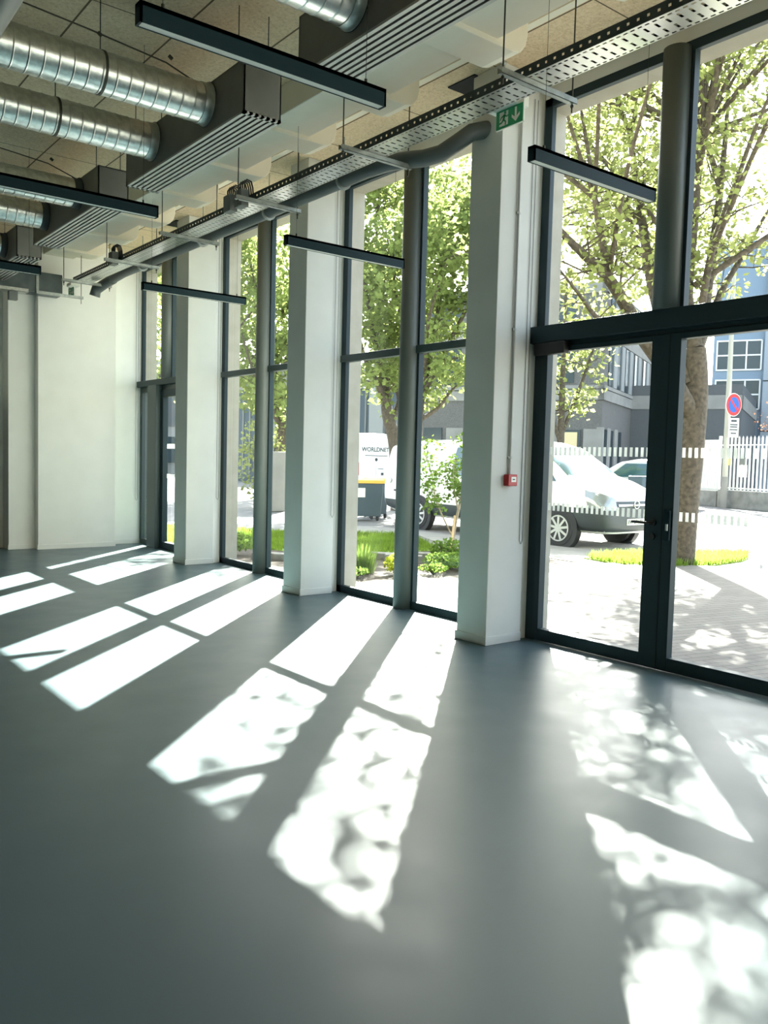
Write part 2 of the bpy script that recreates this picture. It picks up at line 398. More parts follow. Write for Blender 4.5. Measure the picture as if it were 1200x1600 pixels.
# ================================================================== THINGS IN THE ROOM
# linear pendant lights
LIGHTS = [(-1.60, -.28, 3.87, 'window-side black linear pendant hanging in front of the glass double door'),
          (-1.62, -.22, 6.88, 'window-side black linear pendant crossing the second white pillar from the door'),
          (-1.75, -.36, 9.96, 'window-side black linear pendant farthest away, near the blank end wall'),
          (-4.23, -2.82, 3.86, 'big black linear pendant over the room at the top, lit diffuser below, nearest one'),
          (-4.23, -2.87, 6.86, 'black linear pendant over the room crossing the short middle duct'),
          (-4.25, -2.92, 9.98, 'black linear pendant over the room cut off by the photo edge, farthest of its row')]
for x0, x1, y, lab in LIGHTS:
    zt = 3.635; e = empty('pendant_light', ((x0 + x1) / 2, y, zt - .095)); tag(e, lab, 'light', 'black linear pendant lights')
    h = MB().box(x0, y - .03, zt - .095, x0 + .012, y + .03, zt); h.box(x1 - .012, y - .03, zt - .095, x1, y + .03, zt)
    h.box(x0, y - .03, zt - .095, x1, y - .024, zt); h.box(x0, y + .024, zt - .095, x1, y + .03, zt); h.box(x0, y - .03, zt - .02, x1, y + .03, zt)
    h.build('housing', 'light_body', e)
    tag(MB().box(x0 + .012, y - .024, zt - .092, x1 - .012, y + .024, zt - .07).build('light_diffuser', 'diffuser', e), 'pale strip diffuser')
    for xx in (x0 + .12, x1 - .12):
        MB().tube([(xx, y, zt), (xx, y, zt + .03)], .008, 8).tube([(xx, y, zt), (xx, y, CZ)], .0016, 6).build('suspension_wire', 'rod_steel', e)

# ventilation plenum boxes with slot diffusers, each fed by two spiral ducts
def spiral_duct(x_end, x_far, y, z, r):
    pts = []; rad = []; x = x_end
    pr = [(0, r), (.002, r), (.084, r), (.0855, r), (.0885, r + .0035), (.0940, r + .0035), (.0975, r)]
    while x > x_far:
        for dx, rr in pr:
            pts.append((x - dx, y, z)); rad.append(rr)
        x -= .10
    return MB().tube(pts, rad, 36)
boxes = [(2.63, 4.92, (3.23, 4.30), 'nearest grey plenum box, slot diffuser underneath, cut off by the top of the photo'),
         (5.66, 7.95, (6.26, 7.31), 'second grey plenum box with both its galvanised ducts in full view'),
         (8.70, 10.98, (9.30, 10.45), 'third grey plenum box, partly behind a black pendant light'),
         (11.73, 13.60, (12.3, 13.2), 'farthest grey plenum box, at the far left under the ceiling')]
dl = [('spiral duct entering the nearest plenum box on the side toward the camera', 'thick galvanised spiral duct at the top of the photo above the nearest pendant light'),
      ('galvanised spiral duct with a brown wire along its top, in the upper left', 'galvanised spiral duct just below the one with the wire, ending at the same plenum box'),
      ('galvanised spiral duct half hidden behind the middle black pendant light', 'short-looking galvanised spiral duct below that pendant light, at the left photo edge'),
      ('far spiral duct whose dark collar shows at the left photo edge', 'farthest spiral duct, beside the end wall')]
for k, (y0, y1, dys, lab) in enumerate(boxes):
    e = empty('plenum_box', (-2.565, (y0 + y1) / 2, 4.09)); tag(e, lab, 'air vent', 'ventilation plenum boxes')
    h = MB().box(-2.72, y0, 4.10, -2.71, y1, 4.47); h.box(-2.42, y0, 4.10, -2.41, y1, 4.47); h.box(-2.72, y0, 4.10, -2.41, y0 + .01, 4.47)
    h.box(-2.72, y1 - .01, 4.10, -2.41, y1, 4.47); h.box(-2.72, y0, 4.46, -2.41, y1, 4.47)
    h.build('box_housing', 'plenum_grey', e)
    dz = MB(); nsl = 6; x = -2.722; wb = .0275; ws = (.314 - 7 * wb - .0) / 6
    for i in range(nsl + 1):
        dz.box(x, y0 - .002, 4.082, x + wb, y1 + .002, 4.098); x += wb + ws
    dz.box(-2.722, y0 - .002, 4.082, -2.408, y0 + .035, 4.098); dz.box(-2.722, y1 - .035, 4.082, -2.408, y1 + .002, 4.098)
    dz.build('slot_diffuser', 'aluminium', e)
    MB().box(-2.705, y0 + .012, 4.108, -2.425, y1 - .012, 4.112).build('slot_lining', 'slot_dark', e)  # near-black sheet painting the shade inside the slots
    for xx in (-2.69, -2.44):
        for yy in (y0 + .15, y1 - .15):
            MB().tube([(xx, yy, 4.47), (xx, yy, CZ)], .004, 6).build('threaded_rod', 'rod_steel', e)
    for j, dy in enumerate(dys):
        d = empty('spiral_duct', (-2.72, dy, 4.31)); tag(d, dl[k][j], 'air duct', 'spiral ventilation ducts')
        spiral_duct(-2.79, -8.6, dy, 4.315, .147).build('duct_tube', 'galvanised', d)
        tag(MB().tube([(-2.72, dy, 4.315), (-2.735, dy, 4.315), (-2.735, dy, 4.315), (-2.80, dy, 4.315)], [.163, .163, .154, .152], 36).build('end_collar', 'collar_dark' if k > 1 else 'galvanised_dull', d), 'dull end collar')
        MB().tube([(-2.724, dy, 4.315), (-2.73, dy, 4.315)], .166, 36).build('gasket', 'black', d)
        for hx in (-3.55, -5.4, -7.2):
            MB().tube([(hx, dy, 4.315), (hx - .018, dy, 4.315)], .153, 36).tube([(hx - .01, dy, 4.46), (hx - .01, dy, CZ)], .004, 6).build('hanger', 'rod_steel', d)
for yy, lab in ((6.40, 'brown cable clipped above the second-nearest duct, upper left'), (9.42, 'brown cable clipped above the duct behind the middle pendant light')):
    cb = MB().tube([(-2.72, yy - .02, 4.50), (-3.0, yy, 4.60), (-3.6, yy, 4.66), (-4.4, yy, 4.72), (-5.6, yy, 4.78)], .006, 6)
    for xx in (-2.95, -3.5, -4.3): cb.tube([(xx, yy, 4.64), (xx - .03, yy, 4.66)], .014, 6)
    tag(cb.build('cable', 'wire_brown'), lab, 'cable')
# crossing main duct with capped end at the upper left corner
e = empty('branch_duct', (-4.94, 3.6, 3.27)); tag(e, 'capped galvanised branch duct in the upper left corner', 'air duct')
MB().tube([(-4.94, 3.72, 3.27), (-4.94, 2.6, 3.30)], .098, 32).build('duct_tube', 'plenum_grey', e)
MB().tube([(-4.94, 3.73, 3.27), (-4.94, 3.69, 3.27)], .102, 32).build('end_cap', 'galvanised', e)
MB().tube([(-4.94, 3.62, 3.34), (-4.94, 3.62, CZ)], .075, 20).build('hanging_sleeve', 'plenum_grey', e)

# cable tray along the windows: perforated sheet, two rails, strut brackets on threaded rods
TR = empty('cable_tray', (-1.50, 0, 4.15)); tag(TR, 'long perforated galvanised cable tray hung along the windows', 'cable tray')
MB().box(-1.50, -6.5, 4.150, -1.262, 13.3, 4.1515).build('tray_sheet', 'tray_sheet', TR)
MB().box(-1.50, -6.5, 4.150, -1.4985, 13.3, 4.222).build('tray_rail', 'tray_rail', TR)
MB().box(-1.2635, -6.5, 4.150, -1.262, 13.3, 4.205).build('tray_rail', 'galvanised_dull', TR)
cb = MB()
for i in range(7):
    pts = []; x = -1.475 + .03 * i
    for j in range(60): pts.append((x + random.uniform(-.012, .012), -6.4 + j * .33, 4.163 + .012 * (i % 3) + random.uniform(0, .006)))
    cb.tube(pts, .006 + .003 * (i % 2), 6)
tag(cb.build('tray_cables', 'cable_black'), 'loose bundle of dark cables lying in the long cable tray', 'cables')
for y, nm in ((.45, 'behind the camera end'), (2.25, 'above the nearest pendant'), (4.05, 'beside the exit sign, nearest in view'), (5.86, 'second in view, left of the exit sign'), (7.66, 'third in view, by the two grey boxes'),
          (9.50, 'fourth in view, crossing the grey pipe'), (11.30, 'fifth in view, over the far window'), (13.10, 'last in view, near the small far exit sign')):
    if y < 2: continue
    e = empty('strut_bracket', (-1.36, y, 4.11)); tag(e, 'galvanised strut bracket under the cable tray, ' + nm, 'bracket', 'strut brackets carrying the cable tray')
    s_ = MB().box(-1.73, y - .021, 4.108, -.98, y + .021, 4.112); s_.box(-1.73, y - .021, 4.108, -.98, y - .018, 4.148); s_.box(-1.73, y + .018, 4.108, -.98, y + .021, 4.148)
    s_.build('strut_channel', 'galvanised_dull', e)
    for xx in (-1.70, -1.01):
        MB().tube([(xx, y, 4.05), (xx, y, CZ)], .0055, 8).tube([(xx, y, 4.10), (xx, y, 4.085)], .012, 6).build('threaded_rod', 'rod_steel', e)
# small grey junction boxes with cable loops beside the tray
for y, lab in ((7.86, 'nearer of the two grey cable boxes beside the third tray bracket'), (8.10, 'farther of the two grey cable boxes beside the third tray bracket'), (11.45, 'small grey cable box beside the fifth tray bracket')):
    e = empty('junction_box', (-1.56, y, 4.10)); tag(e, lab, 'junction box', 'cable boxes on the tray side')
    MB().box(-1.60, y - .075, 4.10, -1.51, y + .075, 4.27).build('box_body', 'box_grey', e, bevel=.008)
    for j in range(4):
        yy = y - .06 + j * .04; a_ = [(-1.555, yy, 4.27), (-1.555, yy, 4.33), (-1.53, yy, 4.37), (-1.48, yy, 4.36), (-1.46, yy, 4.30), (-1.45, yy, 4.20)]
        MB().tube(a_, .008, 8).build('cable_loop', 'cable_black', e)
# grey round pipe on the window side of the tray, stepping up before the near pillar
PX = -1.06
pp = [(PX, 12.8, 4.20)] + [(PX, 12.4 - i * .6, 4.222) for i in range(11)] + [(PX + .02, 6.05, 4.21), (PX + .06, 5.90, 4.20), (PX + .13, 5.74, 4.19), (PX + .20, 5.60, 4.21), (PX + .28, 5.48, 4.29), (PX + .36, 5.40, 4.37), (PX + .48, 5.36, 4.41), (PX + .53, 5.35, 4.42)]
e = empty('drain_pipe', (PX, 9, 4.2)); tag(e, 'grey round pipe running beside the cable tray and rising before the near pillar', 'pipe')
MB().tube(pp, .072, 20).build('pipe_run', 'pipe_grey', e)
for yy in (8.15, 9.75, 11.65, 6.75):
    MB().tube([(PX, yy, 4.21), (PX, yy + .03, 4.21)], .082, 20).tube([(PX, yy + .015, 4.28), (PX, yy + .015, 4.62)], .005, 6).build('pipe_clamp', 'galvanised_dull', e)
MB().tube([(PX, 12.8, 4.19), (PX - .02, 13.1, 4.16), (PX - .10, 13.25, 4.08), (PX - .12, 13.27, 3.98)], [.072, .075, .08, .082], 20).build('pipe_elbow', 'pipe_grey', e)

# cross tray and duct at the far end
e = empty('cross_tray', (-2.6, 13.5, 3.93)); tag(e, 'short perforated cable tray turning left at the far end', 'cable tray')
MB().box(-4.5, 13.40, 3.925, -2.12, 13.62, 3.93).build('tray_sheet', 'galvanised', e)
MB().box(-4.5, 13.40, 3.925, -2.12, 13.403, 3.975).build('tray_rail', 'galvanised', e)
MB().box(-2.38, 13.45, 3.80, -2.26, 13.55, 3.925).build('bracket_foot', 'box_grey', e)
e = empty('rectangular_duct', (-2.3, 13.6, 4.0)); tag(e, 'dark blue-grey rectangular duct low under the ceiling before the far wall', 'air duct')
MB().box(-5.5, 13.64, 3.98, -1.55, 13.93, 4.30).build('duct_casing', 'duct_blue', e, bevel=.01)
MB().box(-2.60, 13.62, 3.97, -2.56, 13.64, 4.31).build('duct_flange', 'galvanised_dull', e)
MB().box(-1.95, 13.62, 3.97, -1.91, 13.64, 4.31).build('duct_flange', 'galvanised_dull', e)
e = empty('strut_bracket', (-1.6, 13.75, 3.95)); tag(e, 'lowest strut bracket, in front of the far end wall', 'bracket', 'strut brackets carrying the cable tray')
MB().box(-2.0, 13.42, 3.935, -1.30, 13.46, 3.975).build('strut_channel', 'galvanised_dull', e)
MB().tube([(-1.33, 13.44, 3.86), (-1.33, 13.44, CZ)], .0055, 8).build('threaded_rod', 'rod_steel', e)

# black ventilation hatches in the ceiling above the tray
for y0, lab in ((5.47, 'black square ceiling hatch near the exit sign'), (11.55, 'far black square ceiling hatch behind the middle pendant')):
    h = MB().box(-.62, y0, CZ - .012, -.30, y0 + .34, CZ - .002)
    tag(h.build('ceiling_hatch', 'slot_dark'), lab, 'hatch')
cr_ = MB().tube([(-1.15, 5.1, 4.86), (-.62, 5.1, 4.86)], .016, 8)
tag(cr_.build('conduit_stub', 'conduit'), 'short pale conduit under the ceiling beside the near black hatch', 'conduit')

# emergency exit signs
def exit_sign(x, y0, y1, z0, z1, lab, br):
    e = empty('exit_sign', (x, (y0 + y1) / 2, z0)); tag(e, lab, 'exit sign', 'green emergency exit signs')
    MB().box(*br).build('sign_bracket', 'sign_white', e, bevel=.004)
    MB().box(x - .004, y0 - .008, z0 - .004, x + .012, y1 + .008, z1 + .03).build('sign_edge', 'sign_white', e)
    MB().box(x - .008, y0, z0, x - .004, y1, z1).build('sign_panel', 'sign_green', e)
    L = y1 - y0; H_ = z1 - z0
    def q(u_, v_): return (y1 - u_ * L, z0 + v_ * H_)            # u from the left as read from inside the room
    door = MB().prism([q(.13, .12), q(.46, .12), q(.46, .90), q(.13, .90)], 0, x - .0095, x - .008); door.build('doorway_symbol', 'sign_white', e)
    man = MB()
    c = q(.345, .82); man.prism([(c[0] + .07 * L * math.cos(t) * .6, c[1] + .09 * H_ * math.sin(t)) for t in [i * math.pi / 5 for i in range(10)]], 0, x - .011, x - .0095)
    for a_, b_, wd in (((.33, .72), (.29, .42), .075), ((.31, .68), (.43, .56), .035), ((.43, .56), (.46, .64), .03), ((.31, .68), (.20, .60), .035), ((.20, .60), (.17, .46), .03),
                       ((.29, .44), (.38, .30), .045), ((.38, .30), (.36, .13), .04), ((.29, .44), (.22, .30), .045), ((.22, .30), (.12, .28), .04)):
        A, B = Vector(q(*a_)), Vector(q(*b_)); dd_ = (B - A).normalized(); nn = Vector((-dd_.y, dd_.x)) * wd * L * .5
        man.prism([tuple(A + nn), tuple(A - nn), tuple(B - nn), tuple(B + nn)], 0, x - .011, x - .0095)
    man.build('running_figure_symbol', 'sign_green', e)
    ar = MB().prism([q(.715, .90), q(.715, .38), q(.60, .56), q(.60, .40), q(.75, .12), q(.90, .40), q(.90, .56), q(.785, .38), q(.785, .90)], 0, x - .0095, x - .008)
    ar.build('arrow_symbol', 'sign_white', e)
exit_sign(-.70, 4.81, 5.10, 4.297, 4.44, 'green exit sign with running figure and down arrow on the near pillar', (-.76, 4.86, 4.445, -.585, 5.17, 4.53))
exit_sign(-1.42, 13.50, 13.75, 3.99, 4.12, 'small far green exit sign under the tray by the end wall', (-1.50, 13.40, 4.12, -1.36, 13.60, 4.17))

# red call point with its conduit on the near pillar
e = empty('fire_call_point', (-.37, 5.15, 1.38)); tag(e, 'red manual fire call point on the near white pillar', 'fire alarm')
MB().box(-.425, 5.09, 1.385, -.315, 5.15, 1.485).build('call_point_box', 'red_plastic', e, bevel=.006)
MB().box(-.395, 5.086, 1.42, -.335, 5.09, 1.465).build('white_window', 'sign_white', e)
MB().box(-.378, 5.084, 1.438, -.352, 5.086, 1.447).build('symbol', 'print_dark', e)
e = empty('conduit_pipe', (-.37, 5.14, 3)); tag(e, 'thin grey conduit running down the near pillar to the red call point', 'conduit')
MB().tube([(-.37, 5.135, 1.485), (-.37, 5.135, 4.70)], .011, 10).build('conduit_tube', 'conduit', e)
for zz in (1.62, 2.72, 3.7): MB().box(-.39, 5.13, zz, -.35, 5.15, zz + .02).build('clip', 'conduit', e)
# blind chains
for x, y, z0, lab, grp in ((-.185, 5.148, .87, 'thin blind cord on the near pillar, right of the red call point', None),
                           (-.17, 8.132, .89, 'looped blind cord on the second pillar', None), (-.10, 11.19, .93, 'looped blind cord on the third pillar', None), (-.10, 14.262, .75, 'thin blind cord at the right edge of the far wall', None)):
    c = MB().tube([(x - .02, y - .004, 4.7), (x - .02, y - .004, z0 + .03), (x, y - .004, z0), (x + .02, y - .004, z0 + .03), (x + .02, y - .004, 4.7)], .0028, 6)
    tag(c.build('blind_cord', 'box_grey'), lab, 'cord')

# ================================================================== OUTSIDE GROUND
def flat(name, poly, z, material, t=.02):
    return struct(name, MB().prism(poly, 2, z - t, z), material)
flat('street', [(.27, -40), (120, -40), (120, 140), (.27, 140)], -.06, 'asphalt', .05)
flat('paving_terrace', [(.08, -14), (7.6, -14), (7.4, 5.4), (7.3, 7.2), (6.5, 7.9), (5.2, 8.9), (3.6, 8.6), (2.2, 8.3), (1.2, 8.5), (.6, 8.7), (.08, 9.0)], -.02, 'paving')
flat('ground_soil', [(.08, 8.9), (.6, 8.65), (1.2, 8.45), (2.2, 8.25), (3.6, 8.55), (5.2, 8.85), (5.4, 10.2), (4.9, 11.6), (2.7, 11.6), (2.0, 11.8), (1.6, 13.2), (.08, 13.4)], -.035, 'soil')
flat('lawn', [(.08, 13.2), (1.5, 13.1), (2.0, 11.7), (2.7, 11.45), (4.4, 11.3), (5.9, 14.0), (5.0, 14.6), (3.4, 15.6), (2.6, 17.5), (.08, 18)], -.03, 'lawn_green')
flat('sidewalk', [(7.6, -14), (11.6, -14), (11.6, 7.0), (10.0, 9.4), (7.0, 12.2), (6.6, 16), (5.0, 17.5), (3.8, 16.0), (5.2, 14.7), (6.1, 14.0), (4.9, 11.5), (5.5, 10.2), (5.4, 8.9), (6.6, 7.9), (7.4, 7.2)], -.045, 'sidewalk')
flat('ground_grass_strip', [(5.7, 8.3), (6.4, 7.75), (7.1, 7.6), (8.2, 7.7), (9.3, 8.1), (9.3, 8.5), (8.0, 8.9), (6.8, 9.3), (5.9, 9.3)], -.025, 'lawn_green')

def blades(poly, n, h, material, name, lab):
    xs = [p[0] for p in poly]; ys_ = [p[1] for p in poly]; g = MB(); k = 0
    def inside(x, y):
        c = False; j = len(poly) - 1
        for i in range(len(poly)):
            if (poly[i][1] > y) != (poly[j][1] > y) and x < (poly[j][0] - poly[i][0]) * (y - poly[i][1]) / (poly[j][1] - poly[i][1]) + poly[i][0]: c = not c
            j = i
        return c
    while k < n:
        x = random.uniform(min(xs), max(xs)); y = random.uniform(min(ys_), max(ys_))
        if not inside(x, y): continue
        k += 1; a_ = random.uniform(0, 6.28); hh = h * random.uniform(.5, 1.3); w_ = .012
        dx, dy = math.cos(a_) * w_, math.sin(a_) * w_; lx, ly = random.uniform(-.5, .5) * hh, random.uniform(-.5, .5) * hh
        g.add([(x - dx, y - dy, -.03), (x + dx, y + dy, -.03), (x + lx, y + ly, hh)], [(0, 1, 2)])
    return tag(g.build(name, material), lab, 'grass', kind='stuff')
blades([(5.7, 8.3), (6.4, 7.75), (7.1, 7.6), (8.2, 7.7), (9.3, 8.1), (9.3, 8.5), (8.0, 8.9), (6.8, 9.3), (5.9, 9.3)], 5000, .10, 'grass_blade', 'grass', 'bright green grass around the foot of the big tree by the terrace')
blades([(.5, 13.2), (1.5, 13.1), (2.0, 11.7), (2.7, 11.45), (4.4, 11.3), (5.9, 14.0), (5.0, 14.6), (3.4, 15.6), (2.6, 17.5), (.5, 18)], 14000, .06, 'grass_blade', 'grass', 'sunlit yellow-green lawn beyond the planting bed')

# ------------------------------------------------------------------ plants
def leaves(g, c, r, n, size, zs=.8):
    for _ in range(n):
        while True:
            d = Vector((random.uniform(-1, 1), random.uniform(-1, 1), random.uniform(-1, 1)))
            if d.length <= 1: break
        p = Vector(c) + Vector((d.x * r, d.y * r, d.z * r * zs))
        s_ = size * random.uniform(.6, 1.25)
        a_ = Vector((random.gauss(0, 1), random.gauss(0, 1), random.gauss(0, .6))).normalized()
        b_ = a_.cross(Vector((random.gauss(0, 1), random.gauss(0, 1), random.gauss(0, 1)))).normalized()
        g.v += [tuple(p - a_ * s_ * .5), tuple(p - b_ * s_ * .38 + a_ * s_ * .08), tuple(p + a_ * s_ * .5), tuple(p + b_ * s_ * .38 + a_ * s_ * .08)]
        k = len(g.v) - 4; g.f.append((k, k + 1, k + 2, k + 3)); g.sm.append(False)
def tree(name, base, limbs, lab, material, leaf_n, leaf_size, twig_gap=.32, spread=.5, twig_len=(.6, 1.5), start=.35, cat='tree', group=None, bark='bark', up=.35, seed=1, clump=.30):
    random.seed(seed); e = empty(name, base); tag(e, lab, cat, group)
    wood = MB(); fol = MB()
    for pts, r0, r1, lf_start in limbs:
        P_ = [Vector(p) for p in pts]; sm = []
        for i in range(len(P_) - 1):
            a0, a1, a2, a3 = P_[max(i - 1, 0)], P_[i], P_[i + 1], P_[min(i + 2, len(P_) - 1)]
            for k in range(4):
                t = k / 4; sm.append(.5 * ((2 * a1) + (a2 - a0) * t + (2 * a0 - 5 * a1 + 4 * a2 - a3) * t * t + (3 * a1 - a0 - 3 * a2 + a3) * t ** 3))
        sm.append(P_[-1]); n = len(sm)
        wood.tube(sm, [r0 + (r1 - r0) * k / (n - 1) for k in range(n)], 12)
        if lf_start is None: continue
        ln = sum((sm[i + 1] - sm[i]).length for i in range(n - 1)); acc = 0
        nt_ = 0
        for i in range(n - 1):
            seg = sm[i + 1] - sm[i]; acc += seg.length
            if acc < ln * lf_start: continue
            m_ = max(1, int(seg.length / twig_gap + random.random()))
            for _ in range(m_):
                p = sm[i] + seg * random.random()
                d = Vector((random.gauss(0, 1), random.gauss(0, 1), random.gauss(up, .55))).normalized()
                L = random.uniform(*twig_len); pts2 = [p]
                for k in range(4):
                    d = (d + Vector((random.gauss(0, .22), random.gauss(0, .22), random.gauss(.05, .2)))).normalized(); pts2.append(pts2[-1] + d * L / 4)
                rr = max(.006, (r0 + (r1 - r0) * i / n) * .28)
                wood.tube(pts2, [rr, rr * .8, rr * .6, rr * .4, .003], 5, caps=False)
                for k in range(1, 5):
                    if random.random() < .85: leaves(fol, pts2[k] + Vector((random.gauss(0, .08), random.gauss(0, .08), random.gauss(0, .08))), clump, leaf_n, leaf_size)
                for _k in range(2):
                    q = pts2[random.randint(1, 3)]; d2 = (d + Vector((random.gauss(0, .8), random.gauss(0, .8), random.gauss(0, .6)))).normalized(); q2 = q + d2 * L * .5
                    wood.tube([q, (q + q2) / 2 + Vector((0, 0, .03)), q2], [rr * .4, rr * .3, .003], 4, caps=False)
                    leaves(fol, q2, clump, leaf_n, leaf_size)
        leaves(fol, sm[-1], clump, leaf_n, leaf_size)
    wood.build('trunk', bark, e); fol.build('foliage', material, e)
    return e
T1 = [([(6.76, 8.0, -.08), (6.86, 8.02, .83), (6.99, 8.02, 2.11), (7.06, 8.04, 2.96), (7.05, 8.09, 3.55)], .235, .17, None),
      ([(7.05, 8.09, 3.55), (7.04, 8.29, 4.31), (7.25, 8.37, 5.73), (7.38, 8.39, 7.19), (7.42, 8.35, 8.76), (7.51, 8.39, 10.05)], .13, .02, .22),
      ([(7.07, 8.08, 3.4), (7.47, 8.21, 4.41), (7.95, 8.42, 5.33), (8.45, 8.63, 6.52), (8.86, 8.82, 8.02), (9.23, 9.06, 9.82)], .12, .02, .2),
      ([(7.07, 8.1, 3.5), (6.82, 7.75, 4.97), (6.77, 7.36, 5.98), (6.69, 6.99, 6.82), (6.65, 6.57, 7.6)], .07, .015, .2),
      ([(7.06, 8.07, 3.39), (7.86, 8.18, 4.56), (8.56, 8.2, 5.33), (9.32, 8.19, 6.26), (10.5, 8.13, 7.55)], .075, .015, .2),
      ([(6.98, 8.06, 2.45), (6.3, 8.13, 3.17), (5.79, 8.19, 3.58), (5.36, 8.17, 3.93), (4.85, 8.22, 4.4), (4.35, 8.26, 4.65), (3.83, 8.3, 4.92), (3.35, 8.33, 5.3)], .16, .03, .55),
      ([(4.85, 8.22, 4.4), (4.87, 8.38, 5.0), (4.88, 8.56, 5.66), (4.89, 8.75, 6.48), (4.85, 8.99, 7.51)], .075, .015, .3),
      ([(6.95, 8.13, 2.96), (6.84, 8.53, 3.83), (6.85, 8.86, 4.73), (7.0, 9.2, 5.8), (7.08, 9.47, 6.76), (7.2, 9.7, 7.57)], .12, .05, .3),
      ([(7.2, 9.7, 7.57), (7.18, 10.03, 8.28), (7.25, 10.32, 9.42)], .05, .015, .1),
      ([(7.2, 9.7, 7.57), (7.18, 9.5, 8.12), (7.16, 9.34, 9.04)], .05, .015, .1),
      ([(7.0, 9.2, 5.8), (6.33, 9.09, 5.76), (5.83, 9.13, 6.19), (5.14, 9.19, 6.56)], .04, .012, .2),
      ([(5.36, 8.17, 3.93), (4.35, 7.92, 3.68), (3.7, 7.81, 3.94), (3.15, 7.76, 4.24)], .05, .012, .4),
      ([(7.25, 8.37, 5.73), (8.0, 9.2, 6.5), (8.5, 10.2, 7.4), (8.8, 11.2, 8.4)], .06, .012, .15),
      ([(7.0, 9.2, 5.8), (6.6, 10.0, 6.8), (6.2, 10.9, 7.7), (6.0, 11.8, 8.6)], .06, .012, .2),
      ([(7.1, 8.2, 4.6), (8.2, 6.9, 5.8), (9.3, 6.0, 6.8)], .06, .012, .2),
      ([(7.38, 8.39, 7.19), (6.6, 8.9, 8.6), (5.8, 9.6, 10.0), (5.2, 10.2, 11.4)], .05, .012, .15),
      ([(7.42, 8.35, 8.76), (7.8, 8.9, 10.4), (8.2, 9.6, 12.2)], .05, .012, .1),
      ([(7.3, 8.38, 6.4), (6.2, 7.4, 7.8), (5.0, 6.9, 9.0), (4.4, 6.4, 10.0)], .05, .012, .15),
      ([(4.88, 8.56, 5.66), (4.2, 9.4, 6.6), (3.9, 10.2, 7.6), (3.6, 10.8, 8.4)], .04, .010, .1),
      ([(7.1, 8.3, 5.0), (6.0, 9.6, 7.0), (5.4, 10.7, 8.2), (5.2, 11.6, 9.6)], .05, .012, .2),
      ([(8.45, 8.63, 6.52), (9.2, 9.6, 8.2), (9.8, 10.8, 9.8), (10.2, 11.8, 11.2)], .05, .012, .1),
      ([(4.85, 8.22, 4.4), (4.1, 7.4, 5.6), (3.6, 6.6, 6.8), (3.3, 6.0, 7.8)], .04, .010, .2),
      ([(6.82, 7.75, 4.97), (6.0, 6.4, 6.6), (5.6, 5.2, 8.0), (5.4, 4.4, 9.2)], .045, .010, .2),
      ([(7.5, 8.3, 9.4), (6.9, 7.4, 10.8), (6.6, 6.8, 12.2)], .04, .010, .1)]
def crown(T, nodes, c, rad, n, drop=1.3, r=.04):
    for k in range(n):
        az = k * 2.399; rr = math.sqrt((k + .5) / n)
        E_ = Vector((c[0] + rad[0] * rr * math.cos(az), c[1] + rad[1] * rr * math.sin(az), c[2] + rad[2] * math.sqrt(1 - rr * rr * .9) - (k % 3) * drop))
        N_ = min(nodes, key=lambda q: (Vector(q) - E_).length); M_ = Vector(N_).lerp(E_, .5) + Vector((random.uniform(-.3, .3), random.uniform(-.3, .3), random.uniform(-.1, .5)))
        T.append(([tuple(N_), tuple(M_), tuple(E_)], r, r * .3, .3))
random.seed(99)
for E_ in ((9.4, 12.4, 6.2), (10.4, 13.4, 7.8), (8.8, 11.4, 5.4), (10.8, 12.0, 7.4), (8.6, 12.6, 7.0), (9.9, 11.0, 6.2), (9.6, 14.2, 7.2), (8.2, 10.6, 5.0)):  # low limbs added to throw dappled shade on the terrace
    T1.append(([(7.47, 8.5, 4.6), ((7.4 + E_[0]) / 2, (8.4 + E_[1]) / 2, (4.6 + E_[2]) / 2 + .5), E_], .05, .012, .3))
NODES = [Vector((7.25, 8.37, 5.73)), Vector((4.88, 8.56, 5.66)), Vector((7.95, 8.42, 5.33)), Vector((7.0, 9.2, 5.8)), Vector((7.38, 8.39, 7.19)), Vector((6.82, 7.75, 4.97))]
for k in range(30):
    az = k * 2.399; rr = 4.3 * math.sqrt((k + .5) / 30); zc = 12.6 - .16 * rr * rr - (k % 3) * 1.3
    E_ = Vector((7.2 + rr * math.cos(az), 8.6 + rr * math.sin(az), zc))
    N_ = min(NODES, key=lambda q: (q - E_).length + abs(q.z - zc) * .2)
    M_ = N_.lerp(E_, .5) + Vector((random.uniform(-.3, .3), random.uniform(-.3, .3), random.uniform(-.2, .4)))
    T1.append(([tuple(N_), tuple(M_), tuple(E_)], .038, .010, .35))
ALLN = [Vector(p) for L_ in T1 for p in L_[0][1:] if p[2] > 4.0]
kk = 0
while kk < 46:  # extra limbs aimed up the sun's path to dapple floor and terrace
    if kk % 8 < 3: fx, fy = random.uniform(.5, 5.5), random.uniform(3.5, 8.3)
    elif kk % 8 < 6: fx, fy = random.uniform(-5.0, -2.6), random.uniform(-1.5, 2.6)
    else: fx, fy = random.uniform(-4.2, -.6), random.uniform(3.2, 6.0)
    h_ = random.uniform(5.0, 12.5); E_ = Vector((fx + h_ / 1.09, fy + .965 * h_ / 1.09, h_))
    if E_.y - .965 * E_.x > 8.2 or (Vector((E_.x, E_.y)) - Vector((7.4, 9.4))).length > 5.4 or E_.x < 1.5 or (Vector((E_.x, E_.y)) - Vector((7.4, 9.4))).length > 2.4 + .36 * h_: continue
    N_ = min(ALLN, key=lambda q: (q - E_).length + 2 * max(0, q.z - E_.z)); kk += 1
    T1.append(([tuple(N_), tuple(N_.lerp(E_, .55) + Vector((random.uniform(-.2, .2), random.uniform(-.2, .2), random.uniform(-.1, .3)))), tuple(E_)], .026, .008, .45))
